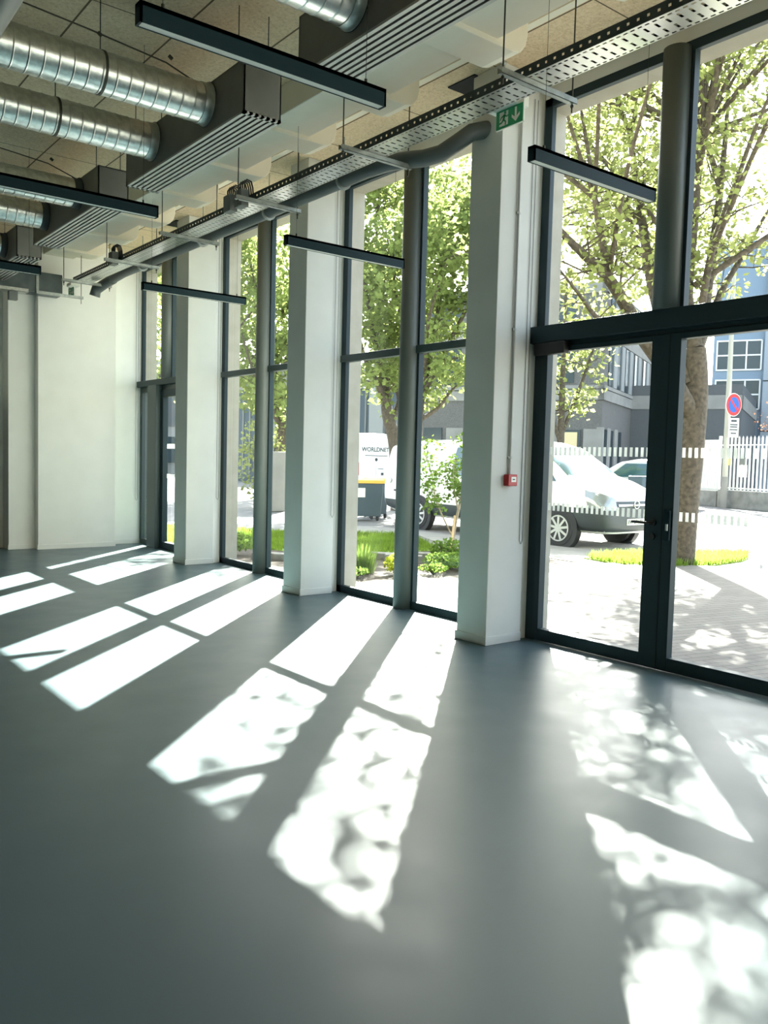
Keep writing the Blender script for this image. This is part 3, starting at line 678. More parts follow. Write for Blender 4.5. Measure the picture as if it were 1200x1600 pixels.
tree('street_tree', (6.76, 8.0, -.06), T1, 'big lime-green tree rising between the two door leaves', 'leaf_lime', 7, .112, twig_gap=.46, seed=3, clump=.27)
T2 = [([(11.19, 20.98, -.08), (11.16, 21.15, 1.92), (10.98, 21.37, 2.94), (10.93, 21.47, 3.75), (10.89, 21.59, 4.76), (10.82, 21.75, 5.98), (10.81, 21.88, 7.61), (10.82, 22.03, 9.44)], .25, .03, .4),
      ([(10.99, 21.38, 3.14), (10.44, 21.24, 3.9), (9.87, 21.1, 4.54), (9.1, 20.48, 5.27), (8.36, 19.88, 6.38)], .12, .02, .3),
      ([(11.08, 21.29, 2.84), (11.61, 21.56, 3.49), (11.42, 21.77, 4.21), (11.64, 22.3, 5.1), (11.8, 22.9, 7.0)], .12, .03, .3),
      ([(11.1, 21.3, 1.9), (11.72, 21.42, 2.77), (12.27, 21.72, 4.06), (11.87, 22.11, 4.89), (11.78, 22.28, 6.16), (11.94, 22.33, 8.27)], .10, .02, .4),
      ([(10.93, 21.47, 3.75), (9.9, 20.9, 5.6), (9.2, 20.6, 7.6), (8.8, 20.2, 9.4)], .10, .02, .3),
      ([(10.89, 21.59, 4.76), (11.9, 20.8, 6.6), (12.9, 20.3, 8.2), (13.6, 20.0, 9.6)], .10, .02, .2)]
crown(T2, [p for L_ in T2 for p in L_[0][2:]], (12.2, 21.3, 7.6), (3.2, 3.0, 3.4), 20, 1.0)
tree('street_tree', (11.19, 20.98, -.06), T2, 'tree with a leaning trunk behind the white delivery vans', 'leaf_green', 14, .20, twig_gap=.42, twig_len=(.8, 1.9), seed=5, clump=.42)
T3 = [([(7.15, 15.25, -.08), (7.22, 15.34, 2.16), (7.33, 15.33, 3.06), (7.5, 15.26, 3.82), (7.68, 15.18, 4.58), (7.82, 15.16, 5.64), (7.91, 15.21, 7.16)], .17, .03, .5)]
T3 = [([(p[0] * 1.0 + 2.9, p[1] + 3.55, p[2] * 1.23 - .3 if i else -.08) for i, p in enumerate(T3[0][0])], .19, .03, .45),
      ([(10.19, 18.87, 2.7), (10.6, 18.5, 3.1), (10.75, 18.1, 3.6), (10.9, 17.5, 4.0)], .07, .015, .4),
      ([(10.14, 18.91, 2.9), (10.6, 19.5, 3.9), (10.5, 20.0, 5.0), (10.3, 20.3, 6.8), (10.2, 20.8, 8.8)], .10, .02, .3),
      ([(10.2, 18.8, 3.4), (10.9, 18.3, 5.2), (11.6, 17.8, 7.0), (12.2, 17.4, 8.6)], .09, .02, .25),
      ([(10.3, 18.8, 4.0), (9.6, 17.9, 5.4), (9.4, 17.0, 6.8)], .07, .015, .3)]
crown(T3, [p for L_ in T3 for p in L_[0][2:]], (11.0, 17.6, 6.0), (2.4, 2.2, 2.8), 12, .9)
tree('street_tree', (10.1, 18.8, -.06), T3, 'tree hidden behind the round window post, low branch reaching right', 'leaf_green', 15, .17, twig_gap=.30, twig_len=(.7, 1.6), seed=8, clump=.38)
T4 = [([(11.93, 29.36, -.08), (11.94, 29.48, 2.4), (11.89, 29.64, 3.94), (11.83, 29.79, 5.22), (11.72, 30.02, 7.01), (11.35, 30.46, 8.79)], .28, .04, .35),
      ([(11.91, 29.56, 3.17), (10.96, 29.13, 4.35), (10.09, 28.61, 5.22), (9.15, 28.13, 6.03)], .13, .03, .3),
      ([(11.9, 29.6, 2.8), (10.6, 28.6, 3.9), (9.33, 27.2, 4.6), (8.4, 26.5, 6.0)], .10, .02, .3),
      ([(11.83, 29.79, 5.2), (10.8, 29.3, 7.4), (9.9, 29.0, 9.6)], .12, .02, .2),
      ([(11.83, 29.79, 4.8), (13.2, 29.6, 6.9), (14.6, 29.4, 8.8)], .12, .02, .2),
      ([(11.9, 29.6, 4.0), (10.2, 30.6, 6.2), (8.6, 31.6, 8.3), (7.6, 32.0, 10.0)], .12, .02, .2)]
crown(T4, [p for L_ in T4 for p in L_[0][2:]], (11.0, 30.2, 6.6), (4.4, 4.0, 3.6), 16, 1.0)
tree('street_tree', (11.93, 29.36, -.06), T4, 'tree seen through the window between the second and third pillar', 'leaf_green', 14, .24, twig_gap=.4, twig_len=(.9, 2.2), seed=11, clump=.5)
T5 = [([(10.4, 41.0, -.08), (10.3, 41.1, 3), (10.5, 41.2, 6), (10.4, 41.0, 10)], .28, .04, .3),
      ([(10.3, 41.1, 3), (8.9, 40.6, 6), (7.9, 40.5, 9)], .12, .03, .2), ([(10.3, 41.1, 3.4), (12.2, 40.8, 6.4), (13.6, 40.6, 9.4)], .12, .03, .2)]
crown(T5, [p for L_ in T5 for p in L_[0][1:]], (10.2, 41, 7.5), (5., 4.0, 4.), 12)
tree('street_tree', (10.4, 41.0, -.06), T5, 'pale tree farthest down the street, seen by the end wall', 'leaf_green', 10, .32, twig_gap=.5, twig_len=(1., 2.4), seed=13, clump=.6)
T6 = [([(19.5, 21.5, -.08), (19.5, 21.5, 2.4), (19.6, 21.6, 5.5), (19.5, 21.5, 8.5)], .2, .04, .35), ([(19.5, 21.5, 2.4), (18.6, 21.9, 4.6), (18.0, 22.2, 6.4)], .1, .02, .2),
      ([(19.5, 21.5, 2.6), (20.5, 21.2, 5.2), (21.2, 21.0, 7.4)], .1, .02, .3)]
tree('street_tree', (19.5, 21.5, -.06), T6, 'tree across the street in front of the brown building corner', 'leaf_lime', 9, .22, twig_gap=.5, twig_len=(.8, 1.8), seed=17, clump=.45)
T7 = [([(17.0, 11.0, -.08), (17.1, 11.1, 3), (17.3, 11.3, 6), (17.2, 11.2, 9.5)], .22, .04, .35), ([(17.1, 11.1, 3.4), (18.4, 10.3, 6), (19.2, 9.8, 8.4)], .12, .02, .2), ([(17.1, 11.1, 3.4), (15.9, 12.1, 6), (15.2, 12.6, 8.4)], .12, .02, .2)]
# thin young tree in the planting bed with its prop
TY = [([(4.20, 10.82, -.06), (4.24, 10.80, .4), (4.34, 10.76, .95), (4.40, 10.72, 1.5), (4.38, 10.7, 2.0)], .035, .012, .45),
      ([(4.22, 10.81, .25), (3.95, 10.95, .85), (3.85, 11.0, 1.35), (3.7, 11.05, 1.75)], .016, .006, .35), ([(4.3, 10.78, .7), (4.1, 10.7, 1.2), (4.0, 10.6, 1.6)], .014, .005, .3)]
yt = tree('young_tree', (4.20, 10.82, -.03), TY, 'slim young tree with fresh leaves in the planting bed, propped by a stake', 'leaf_garden', 8, .075, twig_gap=.10, twig_len=(.15, .42), seed=21, clump=.11, bark='bark_pale')
MB().tube([(3.60, 10.2, -.05), (4.24, 10.80, .62)], .022, 8).build('prop_stake', 'stake_wood', yt)

def tuft(name, x, y, lab, material, h, n, r, cat='plant', wd=.012):
    e = empty(name, (x, y, -.03)); tag(e, lab, cat); g = MB()
    for _ in range(n):
        a_ = random.uniform(0, 6.28); rr = r * random.random(); hh = h * random.uniform(.6, 1.1); le = random.uniform(.1, .5) * h
        p = Vector((x + math.cos(a_) * rr, y + math.sin(a_) * rr, -.03)); q = p + Vector((math.cos(a_) * le * .4, math.sin(a_) * le * .4, hh * .6)); t = p + Vector((math.cos(a_) * le, math.sin(a_) * le, hh))
        s_ = Vector((-math.sin(a_), math.cos(a_), 0)) * wd * .5
        g.add([p - s_, p + s_, q + s_, q - s_], [(0, 1, 2, 3)]); g.add([q - s_, q + s_, t], [(0, 1, 2)])
    g.build('leaf_blades', material, e)
def shrub(name, x, y, lab, material, r, h, n, size, cat='plant'):
    e = empty(name, (x, y, -.03)); tag(e, lab, cat); g = MB(); leaves(g, (x, y, h * .55), r, n, size, zs=h / r * .55); g.build('foliage', material, e)
    st = MB()
    for _ in range(9):
        a_ = random.uniform(0, 6.28); st.tube([(x, y, -.04), (x + math.cos(a_) * r * .6, y + math.sin(a_) * r * .6, h * .8)], .006, 5)
    st.build('stems', 'bark', e)
random.seed(31)
tuft('grass_clump', 1.35, 9.55, 'tall blue-green grass clump at the left end of the planting bed', 'leaf_garden', .42, 260, .16)
shrub('spurge', 1.62, 9.15, 'bright yellow-green spurge beside the grass clump', 'euphorbia', .17, .24, 420, .045)
shrub('ground_cover', .95, 9.15, 'low pale-flowered plant by the terrace edge', 'leaf_garden', .17, .12, 260, .04)
shrub('ground_cover', 2.75, 9.25, 'leafy ground cover at the foot of the young tree', 'leaf_garden', .42, .20, 1100, .055)
shrub('ground_cover', 2.15, 8.95, 'small low plants along the curved terrace edge', 'leaf_garden', .22, .12, 300, .045)
shrub('ground_cover', 3.35, 9.9, 'taller green perennials behind the ground cover', 'leaf_garden', .35, .32, 700, .06)
shrub('ground_cover', .75, 12.3, 'green plants at the foot of the third pillar window', 'leaf_garden', .35, .3, 500, .07)
shrub('ground_cover', 1.5, 14.9, 'dark low shrub across the lawn behind the second pillar', 'leaf_green', .45, .5, 700, .08)
for k, (x, y, lx, ly, rz, lab) in enumerate([(2.62, 10.75, .42, .10, -.9, 'long pale kerb stone before the lawn'), (3.35, 10.35, .45, .11, -.75, 'pale stone slab left of the young tree'), (3.75, 9.9, .42, .10, -.6, 'pale stone slab in front of the young tree'),
                                             (2.75, 10.35, .30, .09, -.8, 'grey step stone behind the spurge'), (1.0, 11.5, .3, .1, -.9, 'flat stone lying left of the grass clump')]):
    c, s_ = math.cos(rz), math.sin(rz)
    tag(MB().obox((x, y, .01), (c * lx, s_ * lx, 0), (-s_ * ly, c * ly, 0), (0, 0, .06)).build('stone_slab', 'stone', bevel=.015), lab, 'stone', 'stone slabs in the planting bed')
tag(MB().prism([(-.5, -.07), (.55, -.07), (.45, .14), (-.1, .10)], 1, -.09, .09).build('kerb_block', 'concrete', bevel=.015), 'loose concrete kerb block lying at the end of the grass strip', 'kerb stone')
kb = bpy.data.objects['kerb_block']; kb.location = (7.75, 7.25, 0); kb.rotation_euler = (0, 0, .5)

# ================================================================== VEHICLES
def loft(stations, n_sub=4):
    # stations: (y, zb, zbelt, zt, wb, wm, wt); Catmull-Rom between them
    out = []
    for i in range(len(stations) - 1):
        a0, a1, a2, a3 = stations[max(i - 1, 0)], stations[i], stations[i + 1], stations[min(i + 2, len(stations) - 1)]
        for k in range(n_sub):
            t = k / n_sub
            out.append([a1[j] + (a2[j] - a1[j]) * (t if j == 0 else (3 * t * t - 2 * t ** 3) * .3 + t * .7) for j in range(7)])
    out.append(list(stations[-1])); rings = []
    for y, zb, zm, zt, wb, wm, wt in out:
        half = [(0, zb), (wb - .12, zb), (wb, zb + .12), (wm, (zb + zm) / 2), (wm, zm), (wt + .02, max(zm, zt - .14)), (wt - .10, zt - .02), (wt * .5, zt), (0, zt + .01)]
        full = half + [(-a_, b_) for a_, b_ in half[-2:0:-1]]
        for _ in range(2):
            nf = []
            for i in range(len(full)):
                p, q = full[i], full[(i + 1) % len(full)]; nf += [(p[0] * .75 + q[0] * .25, p[1] * .75 + q[1] * .25), (p[0] * .25 + q[0] * .75, p[1] * .25 + q[1] * .75)]
            full = nf
        rings.append([(x, y, z) for x, z in full])
    n = len(rings[0]); mb = MB(); fs = []
    for k in range(len(rings) - 1):
        for i in range(n): j = (i + 1) % n; fs.append((k * n + i, (k + 1) * n + i, (k + 1) * n + j, k * n + j))
    fs.append(tuple(range(n))); fs.append(tuple(range((len(rings) - 1) * n, len(rings) * n))[::-1])
    mb.add([p for r_ in rings for p in r_], fs, True); return mb, BVHTree.FromPolygons([Vector(p) for p in mb.v], mb.f)
def decal(bvh, cs, d, off=.008, n=10, m_=6):
    cs = [Vector(c) for c in cs]; d = Vector(d).normalized(); vs = []; ok = []
    for i in range(m_ + 1):
        for j in range(n + 1):
            u_, v_ = j / n, i / m_
            p = cs[0] * (1 - u_) * (1 - v_) + cs[1] * u_ * (1 - v_) + cs[2] * u_ * v_ + cs[3] * (1 - u_) * v_
            h = bvh.ray_cast(p - d * 6, d)
            if h[0] is None: vs.append(tuple(p)); ok.append(False)
            else: vs.append(tuple(h[0] - d * off)); ok.append(True)
    fs = []
    for i in range(m_):
        for j in range(n):
            q = (i * (n + 1) + j, i * (n + 1) + j + 1, (i + 1) * (n + 1) + j + 1, (i + 1) * (n + 1) + j)
            if all(ok[k] for k in q): fs.append(q)
    return MB().add(vs, fs, True)
def wheel(root, side, y, r, w_, x):
    t = MB().tube([(x - side * w_, y, r), (x - side * .02, y, r), (x, y, r)], [r, r, r * .93], 28)
    to = t.build('wheel', 'tyre', root, local=True); WL[to.name] = Vector((0, 0, 0))
    h = MB().tube([(x + side * .002, y, r), (x + side * .006, y, r)], [r * .70, r * .70], 24)
    h.build('rim_shadow', 'black', to, local=True)
    g = MB().tube([(x + side * .004, y, r), (x + side * .02, y, r)], [r * .16, r * .13], 14)
    for k in range(9):
        a_ = k * 2 * math.pi / 9 + .2; c_, s_ = math.cos(a_), math.sin(a_)
        g.obox((x + side * .010, y + c_ * r * .40, r + s_ * r * .40), (.005, 0, 0), (0, c_ * r * .27, s_ * r * .27), (0, -s_ * r * .065, c_ * r * .065))
    for k in range(28):
        a_ = (k + .5) * 2 * math.pi / 28; c_, s_ = math.cos(a_), math.sin(a_)
        g.obox((x + side * .009, y + c_ * r * .68, r + s_ * r * .68), (.006, 0, 0), (0, c_ * r * .035, s_ * r * .035), (0, -s_ * r * .08, c_ * r * .08))
    g.build('hubcap', 'car_silver', to, local=True)
def text(body, size, root, loc, rot, material='print_dark', name='lettering'):
    c = bpy.data.curves.new(name, 'FONT'); c.body = body; c.size = size; c.align_x = 'CENTER'; c.align_y = 'CENTER'; c.extrude = .002; c.offset = size * .02
    c.materials.append(MAT[material]); t_ = bpy.data.objects.new(name, c); COL.objects.link(t_); bpy.context.view_layer.update()
    me = bpy.data.meshes.new_from_object(t_.evaluated_get(bpy.context.evaluated_depsgraph_get())); bpy.data.objects.remove(t_)
    o = bpy.data.objects.new(name, me); COL.objects.link(o); o.parent = root; o.location = loc; o.rotation_euler = rot; return o

# white panel van right outside, nose toward the camera (local -y is forward)
van = empty('panel_van', (8.20, 12.95, -.05), .02); tag(van, 'white panel van with black bumper parked behind the near pillar', 'van')
st = [(-2.96, .42, .72, .86, .80, .84, .70), (-2.90, .30, .78, 1.02, .92, .95, .82), (-2.70, .28, .90, 1.20, .98, 1.01, .86), (-2.35, .28, 1.02, 1.33, 1.0, 1.03, .88), (-2.00, .28, 1.10, 1.42, 1.0, 1.04, .88),
      (-1.55, .28, 1.14, 1.72, 1.0, 1.04, .84), (-1.10, .28, 1.15, 1.98, 1.0, 1.04, .84), (-.6, .28, 1.15, 2.09, 1.0, 1.04, .86), (.3, .28, 1.15, 2.12, 1.0, 1.04, .88), (2.6, .30, 1.15, 2.11, 1.0, 1.04, .88), (3.25, .34, 1.15, 2.07, 1.0, 1.03, .86), (3.58, .42, 1.10, 1.99, .96, .99, .80)]
vb, bv = loft(st); vbo = vb.build('body', 'car_white', van, local=True); WL[vbo.name] = Vector((0, 0, 0))
F = (0, 1, 0); SL = (1, 0, 0); R_ = (0, -1, 0)
tag(decal(bv, [(-.97, -4, .29), (.97, -4, .29), (.97, -4, .76), (-.97, -4, .76)], F, .02, 30, 8).build('front_bumper', 'car_plastic', van, local=True), 'black plastic bumper')
tag(decal(bv, [(-4, -2.97, .29), (-4, -1.45, .29), (-4, -1.45, .78), (-4, -2.97, .80)], SL, .016, 30, 8).build('bumper_corner', 'car_plastic', van, local=True), 'black bumper side')
decal(bv, [(-4.2, -5.6, .29), (-3.0, -6.8, .29), (-3.0, -6.8, .76), (-4.2, -5.6, .76)], (1, 1, 0), .03, 24, 6).build('bumper_corner', 'car_plastic', van, local=True)
decal(bv, [(-.60, -4, .76), (.60, -4, .76), (.60, -4, .93), (-.60, -4, .93)], F, .015, 16, 4).build('grille', 'car_plastic', van, local=True)
decal(bv, [(-.56, -4, .835), (.56, -4, .835), (.56, -4, .875), (-.56, -4, .875)], F, .03, 16, 2).build('grille_bar', 'chrome', van, local=True)
for s_ in (-1, 1):
    decal(bv, [(s_ * .55, -4, .74), (s_ * .90, -4, .78), (s_ * .93, -4, 1.12), (s_ * .60, -4, .98)], F, .014, 10, 8).build('headlight', 'headlamp', van, local=True)
decal(bv, [(-4, -2.90, .80), (-4, -2.62, .80), (-4, -2.45, 1.14), (-4, -2.78, 1.02)], SL, .012, 6, 6).build('headlight', 'headlamp', van, local=True)
decal(bv, [(-.82, -4, 1.40), (.82, -4, 1.40), (.72, -4, 1.98), (-.72, -4, 1.98)], F, .012, 16, 10).build('windscreen', 'windscreen', van, local=True)
decal(bv, [(-4, -1.78, 1.28), (-4, -.75, 1.28), (-4, -.75, 1.88), (-4, -1.18, 1.86)], SL, .012, 10, 8).build('door_window', 'car_glass', van, local=True)
decal(bv, [(-4, -.45, 1.22), (-4, 1.20, 1.30), (-4, 1.12, 1.93), (-4, -.45, 1.93)], SL, .012, 10, 8).build('side_window', 'car_glass', van, local=True)
decal(bv, [(-4, -1.45, .32), (-4, 3.55, .40), (-4, 3.55, .66), (-4, -1.45, .60)], SL, .014, 24, 4).build('sill_moulding', 'car_plastic', van, local=True)
em = MB(); ring = []
for i in range(20):
    a_ = 2 * math.pi * i / 20; ring.append((math.cos(a_) * .078, -3.0, .865 + math.sin(a_) * .078))
em.tube(ring + [ring[0]], .011, 6, caps=False); em.obox((0, -3.0, .865), (.095, 0, .012), (0, .006, 0), (0, 0, .011)); em.build('emblem', 'chrome', van, local=True)
pl = MB().box(-.28, -2.99, .47, .28, -2.975, .59).build('number_plate', 'plate', van, local=True); WL[pl.name] = Vector((0, 0, 0))
text('EW·374·KV', .105, pl, (0, -2.993, .53), (math.pi / 2, 0, 0))
for s_, y in ((-1, -1.95), (-1, 2.25), (1, -1.95), (1, 2.25)):
    ar_ = MB().tube([(s_ * .9, y, .36), (s_ * 1.052, y, .36)], .45, 28); ar_.build('wheel_arch', 'black', van, local=True)
    wheel(van, s_, y, .36, .26, s_ * 1.062)
decal(bv, [(.02, 4, .75), (.84, 4, .75), (.80, 4, 1.95), (.02, 4, 1.95)], R_, .006, 6, 8).build('rear_door', 'car_white', van, local=True)
decal(bv, [(-.84, 4, .75), (-.02, 4, .75), (-.02, 4, 1.95), (-.80, 4, 1.95)], R_, .006, 6, 8).build('rear_door', 'car_white', van, local=True)
decal(bv, [(-.95, 4, .36), (.95, 4, .36), (.95, 4, .68), (-.95, 4, .68)], R_, .02, 16, 4).build('rear_bumper', 'car_plastic', van, local=True)
MB().tube([(-1.035, 3.33, 1.12), (-1.06, 3.33, 1.12)], .07, 20).build('round_badge', 'car_silver', van, local=True)
MB().box(-1.055, 2.95, .86, -1.04, 3.15, .90).build('name_badge', 'print_dark', van, local=True)
decal(bv, [(-4, 2.5, 1.04), (-4, -1.0, 1.04), (-4, -1.0, 1.05), (-4, 2.5, 1.05)], SL, .006, 16, 1).build('side_crease', 'car_silver', van, local=True)

# taller white delivery van farther back, its rear doors toward the camera
wv = empty('delivery_van', (17.35, 33.2, -.05), -.02); tag(wv, 'tall white delivery van seen from behind, dark lettering on its rear doors', 'van')
st = [(-3.0, .45, 1.2, 2.60, 1.03, 1.08, .95), (-2.9, .42, 1.2, 2.72, 1.07, 1.10, .97), (1.0, .42, 1.2, 2.74, 1.07, 1.10, .97), (1.8, .4, 1.2, 2.5, 1.07, 1.10, .94), (2.5, .4, 1.2, 1.7, 1.05, 1.08, .92), (3.2, .4, .9, 1.2, .95, 1.0, .85)]
b2, bv2 = loft(st); b2.build('body', 'car_white', wv, local=True)
for a_, b_ in ((-.98, -.012), (.012, .98)):
    MB().box(a_, -3.022, .62, b_, -3.008, 2.52).build('rear_door', 'car_white', wv, local=True, bevel=.01)
for s_ in (-1, 1):
    MB().box(s_ * 1.0 - .04, -3.04, .85, s_ * 1.0 + .06, -3.0, 1.42).build('tail_light', 'tail_red', wv, local=True)
    wheel(wv, s_, -1.9, .36, .28, s_ * 1.10); wheel(wv, s_, 2.2, .36, .28, s_ * 1.10)
MB().box(-1.05, -3.08, .40, 1.05, -3.0, .60).build('rear_bumper', 'car_plastic', wv, local=True)
text('WORLDNET', .27, wv, (-.05, -3.03, 2.0), (math.pi / 2, 0, 0))
MB().box(-.62, -3.03, 1.72, .62, -3.024, 1.75).build('small_print_line', 'print_dark', wv, local=True)
MB().tube([(.0, -3.024, 1.56), (.0, -3.03, 1.56)], .075, 16).build('round_mark', 'print_dark', wv, local=True)
MB().box(.1, -3.03, 1.13, .4, -3.024, 1.16).box(.28, -3.03, .86, .42, -3.024, .98).build('small_badge', 'print_dark', wv, local=True)

# silver estate behind the panel van and silver car far down the street
def small_car(name, loc, rz, lab, mt):
    c = empty(name, loc, rz); tag(c, lab, 'car')
    st = [(-2.2, .40, .62, .78, .72, .76, .6), (-2.1, .28, .70, .90, .84, .88, .72), (-1.2, .26, .88, 1.08, .90, .94, .78), (-.85, .26, .92, 1.15, .90, .94, .74), (-.2, .26, .95, 1.52, .90, .94, .66), (.4, .26, .95, 1.62, .90, .94, .68), (1.4, .26, .97, 1.60, .90, .94, .68), (1.85, .28, 1.0, 1.48, .90, .93, .66), (2.15, .34, 1.0, 1.12, .86, .9, .7), (2.25, .4, .85, .98, .8, .84, .7)]
    b_, v_ = loft(st); b_.build('body', mt, c, local=True)
    for s_ in (-1, 1):
        decal(v_, [(s_ * 4, -.55, 1.0), (s_ * 4, 1.6, 1.04), (s_ * 4, 1.35, 1.46), (s_ * 4, .0, 1.46)], (-s_, 0, 0), .01, 12, 5).build('side_window', 'car_glass', c, local=True)
        wheel(c, s_, -1.4, .33, .2, s_ * .95); wheel(c, s_, 1.35, .33, .2, s_ * .95)
        MB().obox((s_ * .80, 2.17, .98), (.14, -.0, 0), (0, .08, 0), (0, 0, .09)).build('tail_light', 'tail_red', c, local=True)
    decal(v_, [(-.62, 4, 1.12), (.62, 4, 1.12), (.56, 4, 1.45), (-.56, 4, 1.45)], R_, .012, 10, 5).build('rear_window', 'car_glass', c, local=True)
    decal(v_, [(-.62, -4, 1.1), (.62, -4, 1.1), (.56, -4, 1.48), (-.56, -4, 1.48)], F, .012, 10, 5).build('windscreen', 'car_glass', c, local=True)
    return c
small_car('estate_car', (22.4, 20.4, -.05), math.pi + .42, 'silver estate car with red tail light beyond the panel van', 'car_silver').scale = (1.12, 1.12, 1.15)
small_car('hatchback_car', (20.6, 49.8, -.05), 1.35, 'pale silver car far down the street, seen between second and third pillar', 'car_silver').scale = (1.1, 1.1, 1.1)

# wheeled waste containers
def bin_(x, y, rz, sx, lab, lid):
    e = empty('waste_container', (x, y, -.05), rz); tag(e, lab, 'bin', 'wheeled waste containers beside the vans')
    b_ = MB(); lo_ = [(-sx * .46, -.32), (sx * .46, -.32), (sx * .46, .32), (-sx * .46, .32)]; hi_ = [(-sx * .5, -.38), (sx * .5, -.38), (sx * .5, .38), (-sx * .5, .38)]
    b_.add([(a_, c_, .12) for a_, c_ in lo_] + [(a_, c_, .98) for a_, c_ in hi_], [(3, 2, 1, 0), (4, 5, 6, 7), (0, 1, 5, 4), (1, 2, 6, 5), (2, 3, 7, 6), (3, 0, 4, 7)])
    b_.build('container_body', 'bin_grey', e, local=True, bevel=.02)
    MB().prism([(-.41, .98), (.41, .98), (.38, 1.06), (.0, 1.10), (-.38, 1.06)], 0, -sx * .52, sx * .52).build('lid', lid, e, local=True, bevel=.01)
    for a_ in (-1, 1):
        for c_ in (-1, 1): MB().tube([(a_ * sx * .38, c_ * .25, .08), (a_ * sx * .38 + .04, c_ * .25, .08)], .08, 14).build('caster', 'tyre', e, local=True)
    tag(MB().box(-.12, -.372, .62, .08, -.364, .86).build('sticker', 'paper', e, local=True), 'white paper sticker')
bin_(7.35, 17.9, -.35, 1.15, 'dark waste container with yellow lid and white sticker before the delivery van', 'lid_yellow')
bin_(8.35, 18.5, -.35, .55, 'narrow waste container right behind the yellow-lidded one', 'lid_yellow')
b_ = MB().box(-.3, -.3, .0, .3, .3, 1.25).build('litter_bin', 'bin_grey', bevel=.03); b_.location = (19.3, 17.7, -.05); tag(b_, 'tall dark bin in front of the silver estate car', 'bin')

# ================================================================== STREET FURNITURE AND FENCE
fd = Vector((-.335, -.942, 0)); A0 = Vector((27.0, 20.4, -.05)); fn = Vector((fd.y, -fd.x, 0))
e = empty('fence_wall', tuple(A0)); tag(e, 'low weathered concrete wall under the white railings', 'wall')
def seg(mb, s0, s1, z0, z1, th, off=0.):
    c = A0 + fd * ((s0 + s1) / 2) + fn * off; c.z = (z0 + z1) / 2
    mb.obox(c, fd * (s1 - s0) / 2, fn * th / 2, Vector((0, 0, (z1 - z0) / 2)))
w1 = MB(); seg(w1, 1.6, 22, -.05, .66, .25); w1.build('wall_body', 'concrete', e)
w1 = MB(); seg(w1, -.4, 1.5, -.05, .60, .25); w1.build('wall_pier', 'concrete', e)
e = empty('railing_fence', tuple(A0 + Vector((0, 0, .6)))); tag(e, 'white vertical-bar railing fence on the low wall across the street', 'fence')
rl = MB(); seg(rl, 1.6, 22, 2.45, 2.50, .05); seg(rl, 1.6, 22, .72, .77, .05); rl.build('rail', 'fence_white', e)
for k in range(70):
    s_ = 1.7 + k * .21; c = A0 + fd * s_
    MB().obox((c.x, c.y, 1.70), fd * .026, fn * .026, (0, 0, 1.05)).add([tuple(Vector((c.x, c.y, 2.75)) + fd * a_ * .026 + fn * b2_ * .026) for a_, b2_ in ((-1, -1), (1, -1), (1, 1), (-1, 1))] + [(c.x, c.y, 2.84)], [(0, 1, 4), (1, 2, 4), (2, 3, 4), (3, 0, 4)]).build('bar', 'fence_white', e)
e = empty('metal_gate', tuple(A0)); tag(e, 'white slatted metal gate between the big tree and the lamp post', 'gate')
gt = MB(); seg(gt, -.3, 1.45, 2.55, 2.63, .06); seg(gt, -.3, 1.45, .62, .70, .06); seg(gt, -.35, -.25, -.05, 2.85, .10); seg(gt, 1.42, 1.52, -.05, 2.85, .10); gt.build('gate_frame', 'fence_white', e)
gt = MB()
for k in range(15): seg(gt, -.22 + k * .11, -.22 + k * .11 + .085, .7, 2.7, .03)
gt.build('slat_panel', 'fence_white', e)
gp = A0 + fd * 2.0 + fn * .06
for s_, z0, z1, w_, mt, nm, lab in ((1.95, 1.66, 1.94, .42, 'yellow', 'notice_board', 'yellow notice board fixed to the railings left of the lamp post'), (2.9, 1.2, 1.68, .42, 'fence_white', 'notice_board', 'white notice board fixed to the railings right of the lamp post'), (2.85, 1.70, 1.98, .3, 'box_grey', 'notice_board', 'small grey notice above the white board on the railings'), (6.0, 1.95, 2.2, .45, 'paper', 'notice_board', 'pale notice plate on the railings at the right photo edge')):
    mb = MB(); c = A0 + fd * s_ - fn * 0; side = fn if fn.x < 0 else -fn
    c = A0 + fd * s_ + side * .06
    mb.obox((c.x, c.y, (z0 + z1) / 2), fd * w_ / 2, side * .01, (0, 0, (z1 - z0) / 2)); tag(mb.build(nm, mt), lab, 'notice', 'notices on the railings')
# lamp post with no-parking sign
side = fn if fn.x < 0 else -fn
pb = A0 + fd * 2.35 + side * .45
e = empty('lamp_post', (pb.x, pb.y, -.05)); tag(e, 'pale lamp post in front of the railings, carrying a round road sign', 'lamp post')
MB().tube([(pb.x, pb.y, -.05), (pb.x, pb.y, 1.2)], .13, 16).build('post_base', 'concrete_band', e)
MB().tube([(pb.x, pb.y, 1.2), (pb.x + .05, pb.y + .05, 5), (pb.x + .1, pb.y + .1, 9.5)], [.115, .10, .07], 16).build('post', 'pole_pale', e)
MB().tube([(pb.x + .1, pb.y + .1, 9.5), (pb.x - .3, pb.y - .1, 9.9), (pb.x - 1.2, pb.y - .5, 10.0)], .05, 10).build('lamp_arm', 'pole_pale', e)
MB().obox((pb.x - 1.5, pb.y - .65, 9.98), (.3, .13, 0), (-.05, .11, 0), (0, 0, .06)).build('lamp_head', 'pole_pale', e)
sd = Vector((-.50, -.866, 0)).normalized(); sx_ = Vector((.866, -.5, 0))
sc = Vector((pb.x, pb.y, 0)) + sd * .16 + sx_ * .12
